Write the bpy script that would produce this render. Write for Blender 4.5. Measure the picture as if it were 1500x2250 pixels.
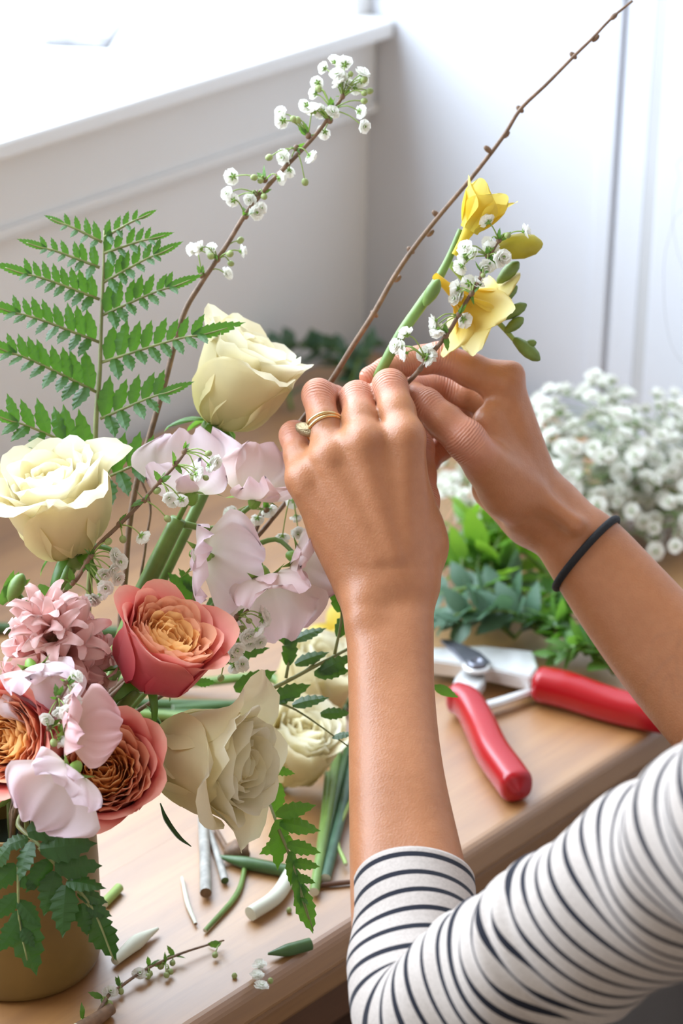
import bpy, bmesh, math, random
import numpy as np
from math import sin, cos, pi, radians, sqrt
from mathutils import Vector, Matrix, Quaternion

for _o in list(bpy.data.objects):
    bpy.data.objects.remove(_o)
scene = bpy.context.scene
COL = scene.collection

# ------------------------------------------------------------------ camera
FPX = 6000.0                       # focal length in pixels of the 1500 x 2250 frame
PITCH, ROLL, YAW = radians(26.5), radians(0.9), radians(48.5)
_f = np.array([0, cos(PITCH), -sin(PITCH)]); _r = np.array([1.0, 0, 0]); _u = np.cross(_r, _f)
_r, _u = cos(ROLL) * _r + sin(ROLL) * _u, -sin(ROLL) * _r + cos(ROLL) * _u
_rz = np.array([[cos(YAW), sin(YAW), 0], [-sin(YAW), cos(YAW), 0], [0, 0, 1]])
CF, CR, CU = _rz @ _f, _rz @ _r, _rz @ _u
CO = np.array([0.0, 0.0, 1.592])
TABLE_Z = 0.75
cam_data = bpy.data.cameras.new('camera')
cam = bpy.data.objects.new('camera', cam_data); COL.objects.link(cam)
cam_data.sensor_fit = 'HORIZONTAL'; cam_data.sensor_width = 24.0
cam_data.lens = FPX / 1500 * 24.0
cam_data.clip_start = 0.05
cam_data.dof.use_dof = True
cam_data.dof.focus_distance = 1.35
cam_data.dof.aperture_fstop = 8.0
cam.matrix_world = Matrix(((CR[0], CU[0], -CF[0], CO[0]), (CR[1], CU[1], -CF[1], CO[1]),
                           (CR[2], CU[2], -CF[2], CO[2]), (0, 0, 0, 1)))
scene.camera = cam

# ------------------------------------------------------------------ light
world = bpy.data.worlds.new('daylight'); scene.world = world; world.use_nodes = True
_bg = world.node_tree.nodes['Background']
_bg.inputs[0].default_value = (1.0, 0.94, 0.86, 1); _bg.inputs[1].default_value = 0.59
def area_light(name, loc, target, sx, sy, power, col):
    l = bpy.data.lights.new(name, 'AREA'); l.shape = 'RECTANGLE'; l.size = sx; l.size_y = sy
    l.energy = power; l.color = col
    o = bpy.data.objects.new(name, l); COL.objects.link(o); o.location = loc
    o.rotation_euler = (Vector(target) - Vector(loc)).to_track_quat('-Z', 'Z').to_euler()
    return o
area_light('window_daylight', (0.60, 1.74, 1.72), (0.60, 1.20, 1.50), 1.75, 1.25, 84, (0.72, 0.85, 1.0))
scene.view_settings.view_transform = 'Standard'
scene.view_settings.look = 'None'
scene.view_settings.gamma = 1.0
scene.view_settings.use_curve_mapping = False
scene.view_settings.exposure = 0.0

# ------------------------------------------------------------------ helpers
rng = np.random.default_rng(7)
random.seed(7)
DOFF = 0.228                       # distances below are written relative to this offset
def ray(px, py):
    return CF + CR * (px - 750) / FPX - CU * (py - 1125) / FPX
def P(px, py, d):
    """point seen at pixel (px,py), at distance d + DOFF"""
    return CO + ray(px, py) * (d + DOFF)
def T(px, py, z=0.0):
    """point at height z above the table top seen at pixel"""
    r = ray(px, py); return CO + r * ((TABLE_Z + z - CO[2]) / r[2])
def depth(p): return float((np.asarray(p) - CO) @ CF)
def cdir(r, u, t):
    """direction from camera-right, camera-up, towards-camera components"""
    v = CR * r + CU * u - CF * t
    return v / np.linalg.norm(v)
def pxm(px, d): return px * (d + DOFF) / FPX
def nrm(v): v = np.asarray(v, float); return v / (np.linalg.norm(v) + 1e-12)

def link(o, parent=None, M=None):
    COL.objects.link(o)
    if parent is not None: o.parent = parent
    if M is not None: o.matrix_basis = M
    return o
def mesh(name, V, F, mat=None, attrs=None, smooth=True, mats=None, fmat=None):
    me = bpy.data.meshes.new(name)
    V = np.asarray(V, dtype=np.float32)
    me.from_pydata(V.tolist(), [], [list(map(int, f)) for f in F])
    if mats:
        for m in mats: me.materials.append(m)
        if fmat is not None: me.polygons.foreach_set('material_index', np.asarray(fmat, dtype=np.int32))
    elif mat: me.materials.append(mat)
    if smooth: me.polygons.foreach_set('use_smooth', np.ones(len(me.polygons), dtype=bool))
    if attrs:
        for k, a in attrs.items():
            at = me.attributes.new(k, 'FLOAT', 'POINT'); at.data.foreach_set('value', np.asarray(a, dtype=np.float32))
    me.update()
    return me
def obj(name, V, F, mat=None, parent=None, M=None, **kw):
    return link(bpy.data.objects.new(name, mesh(name, V, F, mat, **kw)), parent, M)
def inst(name, me, parent, M):
    return link(bpy.data.objects.new(name, me), parent, M)
def tag(o, label=None, cat=None, group=None, kind=None):
    if label: o['label'] = label
    if cat: o['category'] = cat
    if group: o['group'] = group
    if kind: o['kind'] = kind
    return o
def thing(name, loc, label, cat, group=None):
    o = bpy.data.objects.new(name, None); o.empty_display_size = 0.02
    link(o); o.location = tuple(loc)
    return tag(o, label, cat, group)
def TM(v): return Matrix.Translation(Vector(tuple(v)))
def frameM(loc, z, xhint=(0, 0, 1), s=1.0):
    """matrix with local Z along z, local X as near xhint as possible"""
    z = nrm(z); x = np.asarray(xhint, float); x = x - z * (x @ z)
    if np.linalg.norm(x) < 1e-5:
        x = np.array([1.0, 0, 0]) - z * z[0]
    x = nrm(x); y = np.cross(z, x)
    return Matrix(((x[0]*s, y[0]*s, z[0]*s, loc[0]), (x[1]*s, y[1]*s, z[1]*s, loc[1]), (x[2]*s, y[2]*s, z[2]*s, loc[2]), (0, 0, 0, 1)))

def catmull(pts, n):
    pts = np.asarray(pts, float)
    if len(pts) == 2:
        t = np.linspace(0, 1, n)[:, None]; return pts[0] * (1 - t) + pts[1] * t
    q = np.vstack([2 * pts[0] - pts[1], pts, 2 * pts[-1] - pts[-2]])
    m = len(pts) - 1; out = []
    for s in np.linspace(0, m, n):
        i = min(int(s), m - 1); t = s - i
        a, b, c, d = q[i], q[i+1], q[i+2], q[i+3]
        out.append(0.5 * ((2*b) + (-a + c) * t + (2*a - 5*b + 4*c - d) * t*t + (-a + 3*b - 3*c + d) * t**3))
    return np.array(out)
def frames(C):
    Tn = np.gradient(C, axis=0); Tn /= np.linalg.norm(Tn, axis=1)[:, None] + 1e-12
    a = np.array([0.0, 0, 1]) if abs(Tn[0][2]) < 0.9 else np.array([1.0, 0, 0])
    x = nrm(a - Tn[0] * (a @ Tn[0])); X = [x]
    for i in range(1, len(C)):
        x = X[-1] - Tn[i] * (X[-1] @ Tn[i]); X.append(nrm(x))
    X = np.array(X); return Tn, X, np.cross(Tn, X)
def tube_geo(pts, rad, n=8, k=None, cap=True, flat=1.0):
    """round tube through pts; rad = number or list of radii"""
    k = k or max(2, 4 * (len(pts) - 1) + 1)
    C = catmull(pts, k)
    rad = np.atleast_1d(np.asarray(rad, float))
    r = np.interp(np.linspace(0, 1, k), np.linspace(0, 1, len(rad)), rad) if len(rad) > 1 else np.full(k, rad[0])
    Tn, X, Y = frames(C)
    th = np.arange(n) * 2 * pi / n
    V = (C[:, None, :] + r[:, None, None] * (np.cos(th)[None, :, None] * X[:, None, :] + flat * np.sin(th)[None, :, None] * Y[:, None, :])).reshape(-1, 3)
    F = [(i*n + j, i*n + (j+1) % n, (i+1)*n + (j+1) % n, (i+1)*n + j) for i in range(k-1) for j in range(n)]
    if cap:
        F.append(tuple(range(n-1, -1, -1))); F.append(tuple((k-1)*n + j for j in range(n)))
    return V, F
def join(parts):
    V = []; F = []; off = 0
    for v, f in parts:
        V.append(np.asarray(v)); F += [tuple(int(i) + off for i in q) for q in f]; off += len(v)
    return np.vstack(V), F
def tube(name, pts, rad, mat, parent=None, base=None, **kw):
    pts = np.asarray(pts, float)
    if base is not None: pts = pts - np.asarray(base)
    V, F = tube_geo(pts, rad, **kw); return obj(name, V, F, mat, parent)
def box_geo(x0, x1, y0, y1, z0, z1):
    V = [(x, y, z) for z in (z0, z1) for y in (y0, y1) for x in (x0, x1)]
    F = [(0, 2, 3, 1), (4, 5, 7, 6), (0, 1, 5, 4), (2, 6, 7, 3), (0, 4, 6, 2), (1, 3, 7, 5)]
    return V, F
def bevel_box(name, b, mat, parent=None, bev=0.002, seg=2, edges=None):
    me = bpy.data.meshes.new(name); bm = bmesh.new(); V, F = box_geo(*b)
    vs = [bm.verts.new(v) for v in V]
    for f in F: bm.faces.new([vs[i] for i in f])
    bmesh.ops.recalc_face_normals(bm, faces=bm.faces)
    if edges: bmesh.ops.bevel(bm, geom=[e for e in bm.edges if edges(e)], offset=0.006, segments=4, affect='EDGES', profile=0.5)
    elif bev > 0: bmesh.ops.bevel(bm, geom=list(bm.edges), offset=bev, segments=seg, affect='EDGES', profile=0.5)
    bm.to_mesh(me); bm.free(); me.materials.append(mat)
    return link(bpy.data.objects.new(name, me), parent)
def sphere_geo(r, nu=10, nv=6, sc=(1, 1, 1)):
    V = [(0, 0, r*sc[2])]; F = []
    for i in range(1, nv):
        a = pi * i / nv
        for j in range(nu):
            b = 2*pi*j/nu; V.append((r*sin(a)*cos(b)*sc[0], r*sin(a)*sin(b)*sc[1], r*cos(a)*sc[2]))
    V.append((0, 0, -r*sc[2])); L = len(V) - 1
    for j in range(nu):
        F.append((0, 1+j, 1+(j+1) % nu)); F.append((L, 1+(nv-2)*nu+(j+1) % nu, 1+(nv-2)*nu+j))
    for i in range(nv-2):
        for j in range(nu):
            a = 1+i*nu; F.append((a+j, a+nu+j, a+nu+(j+1) % nu, a+(j+1) % nu))
    return np.array(V), F
def lathe_geo(prof, n=48):
    V = [(r*cos(2*pi*j/n), r*sin(2*pi*j/n), z) for r, z in prof for j in range(n)]
    F = [(i*n+j, i*n+(j+1) % n, (i+1)*n+(j+1) % n, (i+1)*n+j) for i in range(len(prof)-1) for j in range(n)]
    return V, F

# ------------------------------------------------------------------ materials
def srgb(*c):
    return tuple(((x/255)/12.92 if x/255 <= 0.04045 else (((x/255)+0.055)/1.055)**2.4) for x in c)
MATS = {}
class NT:
    def __init__(s, name):
        s.m = bpy.data.materials.new(name); s.m.use_nodes = True; s.t = s.m.node_tree; s.n = s.t.nodes
        s.b = s.n['Principled BSDF']; s.out = s.n['Material Output']; MATS[name] = s.m
    def add(s, kind, **kw):
        n = s.n.new(kind)
        for k, v in kw.items(): setattr(n, k, v)
        return n
    def l(s, a, b): s.t.links.new(a, b)
    def val(s, sock, v): s.b.inputs[sock].default_value = v
    def coords(s, kind='Object', scale=(1, 1, 1), rot=(0, 0, 0)):
        tc = s.add('ShaderNodeTexCoord'); mp = s.add('ShaderNodeMapping')
        mp.inputs['Scale'].default_value = scale; mp.inputs['Rotation'].default_value = rot
        s.l(tc.outputs[kind], mp.inputs['Vector']); return mp.outputs['Vector']
    def noise(s, vec, scale, detail=4, rough=0.55, dist=0):
        n = s.add('ShaderNodeTexNoise'); n.inputs['Scale'].default_value = scale; n.inputs['Detail'].default_value = detail
        n.inputs['Roughness'].default_value = rough; n.inputs['Distortion'].default_value = dist
        if vec is not None: s.l(vec, n.inputs['Vector'])
        return n.outputs['Fac']
    def ramp(s, fac, stops, interp='LINEAR'):
        r = s.add('ShaderNodeValToRGB'); cr = r.color_ramp; cr.interpolation = interp
        while len(cr.elements) > 1: cr.elements.remove(cr.elements[-1])
        cr.elements[0].position = stops[0][0]; cr.elements[0].color = (*stops[0][1], 1)
        for p, c in stops[1:]:
            e = cr.elements.new(p); e.color = (*c, 1)
        s.l(fac, r.inputs['Fac']); return r.outputs['Color']
    def mix(s, fac, a, b, mode='MIX'):
        m = s.add('ShaderNodeMix'); m.data_type = 'RGBA'; m.blend_type = mode
        for v, i in ((fac, 0), (a, 6), (b, 7)):
            if hasattr(v, 'links'): s.l(v, m.inputs[i])
            elif i == 0: m.inputs[i].default_value = v
            else: m.inputs[i].default_value = (*v, 1)
        return m.outputs[2]
    def math(s, op, a, b=None):
        m = s.add('ShaderNodeMath', operation=op)
        for i, v in enumerate((a, b)):
            if v is None: continue
            if hasattr(v, 'links'): s.l(v, m.inputs[i])
            else: m.inputs[i].default_value = v
        return m.outputs[0]
    def attr(s, name):
        a = s.add('ShaderNodeAttribute'); a.attribute_name = name; return a.outputs['Fac']
    def bump(s, h, strength=0.3, dist=0.001):
        b = s.add('ShaderNodeBump'); b.inputs['Strength'].default_value = strength; b.inputs['Distance'].default_value = dist
        s.l(h, b.inputs['Height']); s.l(b.outputs['Normal'], s.b.inputs['Normal']); return b.outputs['Normal']
    def color(s, c):
        if hasattr(c, 'links'): s.l(c, s.b.inputs['Base Color'])
        else: s.b.inputs['Base Color'].default_value = (*c, 1)
    def translucent(s, fac, col, normal=None):
        t = s.add('ShaderNodeBsdfTranslucent'); mx = s.add('ShaderNodeMixShader'); mx.inputs[0].default_value = fac
        if hasattr(col, 'links'): s.l(col, t.inputs['Color'])
        else: t.inputs['Color'].default_value = (*col, 1)
        s.l(s.b.outputs[0], mx.inputs[1]); s.l(t.outputs[0], mx.inputs[2]); s.l(mx.outputs[0], s.out.inputs['Surface'])
def plain(name, col, rough=0.5, spec=0.5, metal=0.0, vary=0.0, vscale=60, trans=0, tcol=None, bump=0, bscale=300):
    m = NT(name); c = col
    if vary:
        c = m.ramp(m.noise(m.coords(), vscale), [(0.3, tuple(max(0, x*(1-vary)) for x in col)), (0.7, tuple(min(1, x*(1+vary)) for x in col))])
    m.color(c); m.val('Roughness', rough); m.val('Specular IOR Level', spec); m.val('Metallic', metal)
    if bump: m.bump(m.noise(m.coords(), bscale), bump, 0.0006)
    if trans: m.translucent(trans, tcol if tcol is not None else c)
    return m.m
# ================================================================== materials of the setting
def wall_mat(name, col):
    m = NT(name); n = m.noise(m.coords(), 9, 3)
    m.color(m.ramp(n, [(0.3, tuple(x*0.97 for x in col)), (0.7, col)])); m.val('Roughness', 0.55); m.val('Specular IOR Level', 0.3)
    m.bump(m.noise(m.coords(), 220, 3), 0.06, 0.0008); return m.m
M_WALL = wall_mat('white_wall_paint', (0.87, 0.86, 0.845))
M_WALL2 = wall_mat('skylight_tinted_white_wall', (0.655, 0.67, 0.715))  # white wall with the blue of the skylight mixed into its colour
M_TRIM = wall_mat('white_gloss_trim', (0.84, 0.83, 0.81))
M_SILL = wall_mat('white_sill_paint', (0.90, 0.90, 0.89))
M_CASE = plain('casing_shadow_grey', (0.50, 0.50, 0.505), 0.5)  # shadow line beside the door casing, painted as a grey strip
def wood_mat(name, dark, mid, light, seed=0.0, rough=0.36, scale=1.0, axis='x', coat=0.0):
    m = NT(name)
    sc = (2.2*scale, 30*scale, 30*scale) if axis == 'x' else (30*scale, 30*scale, 2.2*scale)
    tc = m.add('ShaderNodeTexCoord'); mp = m.add('ShaderNodeMapping'); mp.inputs['Scale'].default_value = sc
    mp.inputs['Location'].default_value = (seed*3.1, seed*7.7, seed*1.3); m.l(tc.outputs['Object'], mp.inputs['Vector'])
    g = m.noise(mp.outputs['Vector'], 1.3, 6, 0.6, 0.7)
    w = m.add('ShaderNodeTexWave'); w.inputs['Scale'].default_value = 0.16; w.inputs['Distortion'].default_value = 7; w.inputs['Detail'].default_value = 3
    w.bands_direction = 'Y' if axis == 'x' else 'X'
    m.l(mp.outputs['Vector'], w.inputs['Vector'])
    f = m.math('ADD', m.math('MULTIPLY', g, 0.82), m.math('MULTIPLY', w.outputs['Fac'], 0.18))
    c = m.ramp(f, [(0.28, dark), (0.5, mid), (0.75, light)])
    mp2 = m.add('ShaderNodeMapping'); mp2.inputs['Scale'].default_value = tuple(s*6 for s in sc); m.l(tc.outputs['Object'], mp2.inputs['Vector'])
    fine = m.noise(mp2.outputs['Vector'], 2.0, 3)
    c = m.mix(0.35, c, m.ramp(fine, [(0.35, dark), (0.6, light)]), 'MULTIPLY') if False else m.mix(m.math('MULTIPLY', m.ramp(fine, [(0.35, (1, 1, 1)), (0.5, (0, 0, 0))]), 0.22), c, dark)
    m.color(c); m.val('Roughness', rough); m.val('Specular IOR Level', 0.6); m.val('Coat Weight', coat); m.val('Coat Roughness', 0.44); m.val('Coat IOR', 2.1)
    m.bump(fine, 0.08, 0.0005); return m.m
WD, WMID, WL = (0.27, 0.112, 0.026), (0.40, 0.182, 0.046), (0.48, 0.24, 0.07)
M_WOOD = [wood_mat('honey_wood_%d' % i, WD, WMID, WL, seed=i*1.7, coat=1.0, rough=0.42) for i in range(4)]
M_WOODE = wood_mat('table_edge_wood', (0.17, 0.075, 0.028), (0.26, 0.12, 0.046), (0.33, 0.17, 0.065), seed=9)
M_WOODD = wood_mat('dark_table_underframe', (0.09, 0.038, 0.02), (0.13, 0.058, 0.03), (0.17, 0.08, 0.04), seed=4, rough=0.5)
M_FLOOR = wood_mat('floor_boards', (0.10, 0.05, 0.028), (0.15, 0.08, 0.045), (0.20, 0.11, 0.06), seed=2, rough=0.5, scale=0.5)

# ================================================================== room
XC, YW = 1.513, 1.318            # right wall plane x = XC, window wall plane y = YW
SILL = 1.012
def struct(name, geos, mat, parent=None):
    V, F = join(geos) if isinstance(geos, list) else geos
    o = obj(name, V, F, mat, parent, smooth=False)
    if parent is None: tag(o, kind='structure')
    return o
fl = bpy.data.objects.new('floor', None); link(fl); tag(fl, kind='structure')
for i in range(20):
    y0 = -1.9 + i*0.165
    bevel_box('floorboard', (-1.6, XC + 0.1, y0, y0 + 0.163, -0.02, 0.0), M_FLOOR, fl, 0.0012, 1)
WX0, WX1, WT = -0.35, 1.495, 2.35   # window opening
struct('wall_left', [box_geo(-1.6, XC + 0.1, YW, YW + 0.34, 0, SILL - 0.012), box_geo(-1.6, WX0, YW, YW + 0.34, SILL - 0.012, 2.6),
       box_geo(WX1, XC + 0.1, YW, YW + 0.34, SILL - 0.012, 2.6), box_geo(WX0, WX1, YW, YW + 0.34, WT, 2.6)], M_WALL)
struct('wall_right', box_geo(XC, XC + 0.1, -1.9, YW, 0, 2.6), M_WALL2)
sill = bevel_box('trim_1', (-1.6, XC - 0.001, YW - 0.026, YW + 0.335, SILL - 0.014, SILL), M_SILL, None, 0.003, 2); tag(sill, kind='structure')
apron = bevel_box('trim_2', (-1.6, XC - 0.001, YW - 0.009, YW - 0.0005, 0.937, SILL - 0.0145), M_TRIM, None, 0.003, 2); tag(apron, kind='structure')
lip = bevel_box('trim_3', (-1.6, XC - 0.001, YW - 0.0115, YW - 0.0095, 0.937, 0.945), M_TRIM, None, 0.002, 2); tag(lip, kind='structure')
# flat pilaster strips, a door casing and its grey painted shadow line
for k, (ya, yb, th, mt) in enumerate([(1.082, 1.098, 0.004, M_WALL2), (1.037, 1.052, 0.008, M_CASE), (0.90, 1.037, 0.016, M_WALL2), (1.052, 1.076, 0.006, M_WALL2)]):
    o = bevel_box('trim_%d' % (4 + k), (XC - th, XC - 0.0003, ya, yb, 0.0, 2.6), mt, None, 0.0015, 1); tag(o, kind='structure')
win = bpy.data.objects.new('window_1', None); link(win); tag(win, kind='structure')
M_FRAME = plain('window_frame_paint', (0.82, 0.82, 0.81), 0.4)
yf = YW + 0.335
for nm, b in [('frame_jamb', (WX0, WX0 + 0.05, yf - 0.03, yf, SILL, WT)), ('frame_jamb', (WX1 - 0.05, WX1, yf - 0.03, yf, SILL, WT)),
              ('frame_head', (WX0 + 0.05, WX1 - 0.05, yf - 0.03, yf, WT - 0.05, WT)), ('frame_rail', (WX0 + 0.05, WX1 - 0.05, yf - 0.03, yf, SILL, SILL + 0.04)),
              ('mullion', (0.53, 0.56, yf - 0.03, yf, SILL + 0.04, WT - 0.05))]:
    bevel_box(nm, b, M_FRAME, win, 0.003, 1)
mg = NT('window_glass')
tr = mg.add('ShaderNodeBsdfTransparent'); gl = mg.add('ShaderNodeBsdfGlossy'); gl.inputs['Roughness'].default_value = 0.02
mx = mg.add('ShaderNodeMixShader'); mx.inputs[0].default_value = 0.05
mg.l(tr.outputs[0], mx.inputs[1]); mg.l(gl.outputs[0], mx.inputs[2]); mg.l(mx.outputs[0], mg.out.inputs['Surface'])
for xa, xb in ((WX0 + 0.05, 0.53), (0.56, WX1 - 0.05)):
    struct('pane', box_geo(xa, xb, yf - 0.017, yf - 0.013, SILL + 0.04, WT - 0.05), mg.m, win)
# papers lying on the sill
M_PAPER = plain('sill_paper', (0.33, 0.32, 0.33), 0.7, vary=0.5, vscale=45)
def sheet(name, cx, cy, w, h, rot, z, mat, label, cat, group=None):
    n = 8; V = []; F = []
    for k in range(2):
        for i in range(n+1):
            for j in range(n+1):
                x = (i/n - .5)*w; y = (j/n - .5)*h
                V.append((x*cos(rot) - y*sin(rot), x*sin(rot) + y*cos(rot), 0.0012*(1-k) + 0.0025*(sin(i*.7)*.5+.5)*(j/n)))
    N = (n+1)**2
    for i in range(n):
        for j in range(n):
            a = i*(n+1)+j; F.append((a, a+n+1, a+n+2, a+1)); F.append((N+a, N+a+1, N+a+n+2, N+a+n+1))
    for i in range(n):
        a, b = i*(n+1), (i+1)*(n+1); F += [(a, N+a, N+b, b), (b+n, N+b+n, N+a+n, a+n), (i, i+1, N+i+1, N+i), (N+n*(n+1)+i, N+n*(n+1)+i+1, n*(n+1)+i+1, n*(n+1)+i)]
    o = obj(name, V, F, mat); o.location = (cx, cy, z); return tag(o, label, cat, group)
_sp = CO + ray(185, 72)*((SILL - CO[2])/ray(185, 72)[2])
sheet('printed_sheet', _sp[0], _sp[1], 0.075, 0.05, 0.62, SILL + 0.0003, M_PAPER, 'pale printed sheet lying flat on the white window sill', 'paper')

# ================================================================== table
TX0, TX1, TY0, TY1 = 0.02, XC - 0.022, 0.787, YW - 0.016
tab = thing('wooden_table', (0.76, 1.05, 0), 'honey-coloured plank work table pushed into the room corner', 'table')
wood_w = (TY1 - TY0) / 4
for i in range(4):
    y0 = TY0 + i*wood_w
    o = bevel_box('plank', (TX0, TX1, y0, y0 + wood_w, TABLE_Z - 0.024, TABLE_Z), M_WOOD[i], None, 0.0001, 1, edges=(lambda e: all(abs(v.co.y - TY0) < 1e-5 for v in e.verts)) if i == 0 else None)
    o.parent = tab; o.location = (-0.76, -1.05, 0)
def tpart(name, b, mat, bev=0.003):
    o = bevel_box(name, b, mat, tab, bev, 2); o.location = (-0.76, -1.05, 0); return o
tpart('edge_band', (TX0 + 0.002, TX1 - 0.002, TY0 + 0.004, TY1 - 0.004, TABLE_Z - 0.04, TABLE_Z - 0.0242), M_WOODE)
tpart('apron', (TX0 + 0.06, TX1 - 0.06, TY0 + 0.05, TY0 + 0.072, TABLE_Z - 0.115, TABLE_Z - 0.0402), M_WOODD)
tpart('apron', (TX0 + 0.06, TX1 - 0.06, TY1 - 0.072, TY1 - 0.05, TABLE_Z - 0.115, TABLE_Z - 0.0402), M_WOODD)
for lx in (TX0 + 0.03, TX1 - 0.09):
    for ly in (TY0 + 0.035, TY1 - 0.095):
        tpart('leg', (lx, lx + 0.06, ly, ly + 0.06, 0.0, TABLE_Z - 0.1155 if False else TABLE_Z - 0.0403), M_WOODD)
# ================================================================== person: distance-field body, surface nets
class Field:
    """signed distance samples on a grid in camera-aligned (right, up, depth) or world axes"""
    def __init__(s, lo, hi, h):
        s.lo = np.asarray(lo, float); s.h = h
        s.n = np.ceil((np.asarray(hi) - s.lo) / h).astype(int) + 1
        s.ax = [s.lo[i] + h*np.arange(s.n[i]) for i in range(3)]
    def new(s): return np.full(s.n, 0.04, dtype=np.float32)
    def sl(s, lo, hi):
        a = np.clip(np.floor((lo - s.lo)/s.h).astype(int), 0, s.n); b = np.clip(np.ceil((hi - s.lo)/s.h).astype(int) + 1, 0, s.n)
        return tuple(slice(a[i], b[i]) for i in range(3))
    def cone(s, D, a, b, ra, rb, k=0.004, sub=False, squash=None):
        a = np.asarray(a, float); b = np.asarray(b, float); m = max(ra, rb) + max(k, 0.004) + 2*s.h
        sl = s.sl(np.minimum(a, b) - m, np.maximum(a, b) + m)
        x = s.ax[0][sl[0]][:, None, None] - a[0]; y = s.ax[1][sl[1]][None, :, None] - a[1]; z = s.ax[2][sl[2]][None, None, :] - a[2]
        v = b - a; L = v @ v + 1e-12
        t = np.clip((x*v[0] + y*v[1] + z*v[2]) / L, 0, 1)
        d = np.sqrt((x - t*v[0])**2 + (y - t*v[1])**2 + (z - t*v[2])**2) - (ra + (rb - ra)*t)
        D[sl] = (-smin(-D[sl], d, k) if sub else smin(D[sl], d, k)).astype(np.float32)
    def chain(s, D, pts, rad, k=0.004):
        """smooth tapering limb: dense spline of cones, then one blend into D"""
        n = 8*(len(pts) - 1) + 1; q = catmull(np.column_stack([np.array(pts), np.array(rad)]), n); E = s.new()
        for i in range(n - 1): s.cone(E, q[i, :3], q[i+1, :3], q[i, 3], q[i+1, 3], 0.0)
        D[:] = smin(D, E, k)
    def net(s, D):
        sg = D < 0
        c = np.zeros(s.n - 1, dtype=np.int16)
        off = [(i, j, k) for i in (0, 1) for j in (0, 1) for k in (0, 1)]
        nx, ny, nz = s.n - 1
        for i, j, k in off: c += sg[i:i+nx, j:j+ny, k:k+nz]
        act = (c > 0) & (c < 8)
        idx = -np.ones(act.shape, dtype=np.int64); ijk = np.argwhere(act); idx[act] = np.arange(len(ijk))
        acc = np.zeros((len(ijk), 3)); cnt = np.zeros(len(ijk))
        val = {o: D[ijk[:, 0]+o[0], ijk[:, 1]+o[1], ijk[:, 2]+o[2]].astype(float) for o in off}
        for o in off:
            for ax in range(3):
                if o[ax]: continue
                q = list(o); q[ax] = 1; q = tuple(q); a, b = val[o], val[q]
                m = (a < 0) != (b < 0); t = np.where(m, a/np.where(m, a - b, 1), 0)
                p = np.tile(np.array(o, float), (len(ijk), 1)); p[:, ax] += t
                acc[m] += p[m]; cnt[m] += 1
        V = s.lo + s.h*(ijk + acc/cnt[:, None])
        F = []
        for ax in range(3):
            a1, a2 = (ax+1) % 3, (ax+2) % 3
            s0 = [slice(None)]*3; s1 = [slice(None)]*3; s0[ax] = slice(0, -1); s1[ax] = slice(1, None)
            A, B = sg[tuple(s0)], sg[tuple(s1)]
            e = np.argwhere(A != B)
            e = e[(e[:, a1] > 0) & (e[:, a2] > 0) & (e[:, a1] < s.n[a1]-1) & (e[:, a2] < s.n[a2]-1)]
            ins = A[e[:, 0], e[:, 1], e[:, 2]]
            def cell(d1, d2):
                q = e.copy(); q[:, a1] -= d1; q[:, a2] -= d2; return idx[q[:, 0], q[:, 1], q[:, 2]]
            quad = np.stack([cell(1, 1), cell(0, 1), cell(0, 0), cell(1, 0)], 1)
            quad[~ins] = quad[~ins][:, ::-1]
            F.append(quad[(quad >= 0).all(1)])
        return V, np.vstack(F)
    def sample(s, D, p):
        g = (np.asarray(p) - s.lo)/s.h; i = np.clip(np.floor(g).astype(int), 0, s.n - 2); f = g - i; r = 0
        for o in [(i0, j0, k0) for i0 in (0, 1) for j0 in (0, 1) for k0 in (0, 1)]:
            w = np.prod([f[q] if o[q] else 1 - f[q] for q in range(3)]); r += w*D[i[0]+o[0], i[1]+o[1], i[2]+o[2]]
        return r
def smin(a, b, k):
    if k <= 0: return np.minimum(a, b)
    h = np.clip(0.5 + 0.5*(b - a)/k, 0, 1)
    return b + (a - b)*h - k*h*(1 - h)
def C3(px, py, d):
    """camera-axis coordinates (right, up, depth) of a pixel at depth"""
    z = d + DOFF; return np.array([(px - 750)/FPX*z, -(py - 1125)/FPX*z, z])
def c2w(V): return CO + np.outer(V[:, 0], CR) + np.outer(V[:, 1], CU) + np.outer(V[:, 2], CF)
def w2c(p): v = np.asarray(p) - CO; return np.array([v @ CR, v @ CU, v @ CF])
CM = 0.01
marks = []                                      # (camera-space position, radius, axis) of finger joints for creases

# ---- left hand (back of the hand to the camera) with forearm
fa_l = [C3(820, 1340, 1.139), C3(826, 1520, 1.112), C3(838, 1710, 1.085), C3(852, 1960, 1.052), C3(872, 2140, 1.026)]
fb_l = [C3(892, 1340, 1.139), C3(896, 1520, 1.112), C3(908, 1710, 1.083), C3(946, 1960, 1.048), C3(965, 2140, 1.02)]
LH = dict(
    index=([(888, 962, 1.147), (856, 850, 1.170), (866, 872, 1.190), (884, 902, 1.200)], [.98, .88, .76, .62]),
    middle=([(797, 975, 1.144), (785, 875, 1.172), (804, 906, 1.194), (832, 925, 1.202)], [1.0, .86, .76, .62]),
    ring=([(725, 1003, 1.148), (699, 868, 1.170), (733, 878, 1.188), (770, 902, 1.197)], [.92, .80, .70, .60]),
    pinky=([(670, 1052, 1.153), (646, 957, 1.171), (672, 974, 1.187), (706, 984, 1.195)], [.84, .72, .62, .54]),
    thumb=([(918, 1215, 1.160), (922, 1100, 1.180), (916, 985, 1.200), (898, 905, 1.206)], [1.12, .98, .86, .70]))
lo = np.array([C3(570, 1100, 1.0)[0] - .02, C3(900, 2180, 1.01)[1], 1.0 + DOFF - .03]); hi = np.array([C3(1050, 1100, 1.1)[0] + .01, C3(800, 770, 1.17)[1] + .01, 1.22 + DOFF])
FL = Field(lo, hi, 0.0012)
palm = FL.new()
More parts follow.
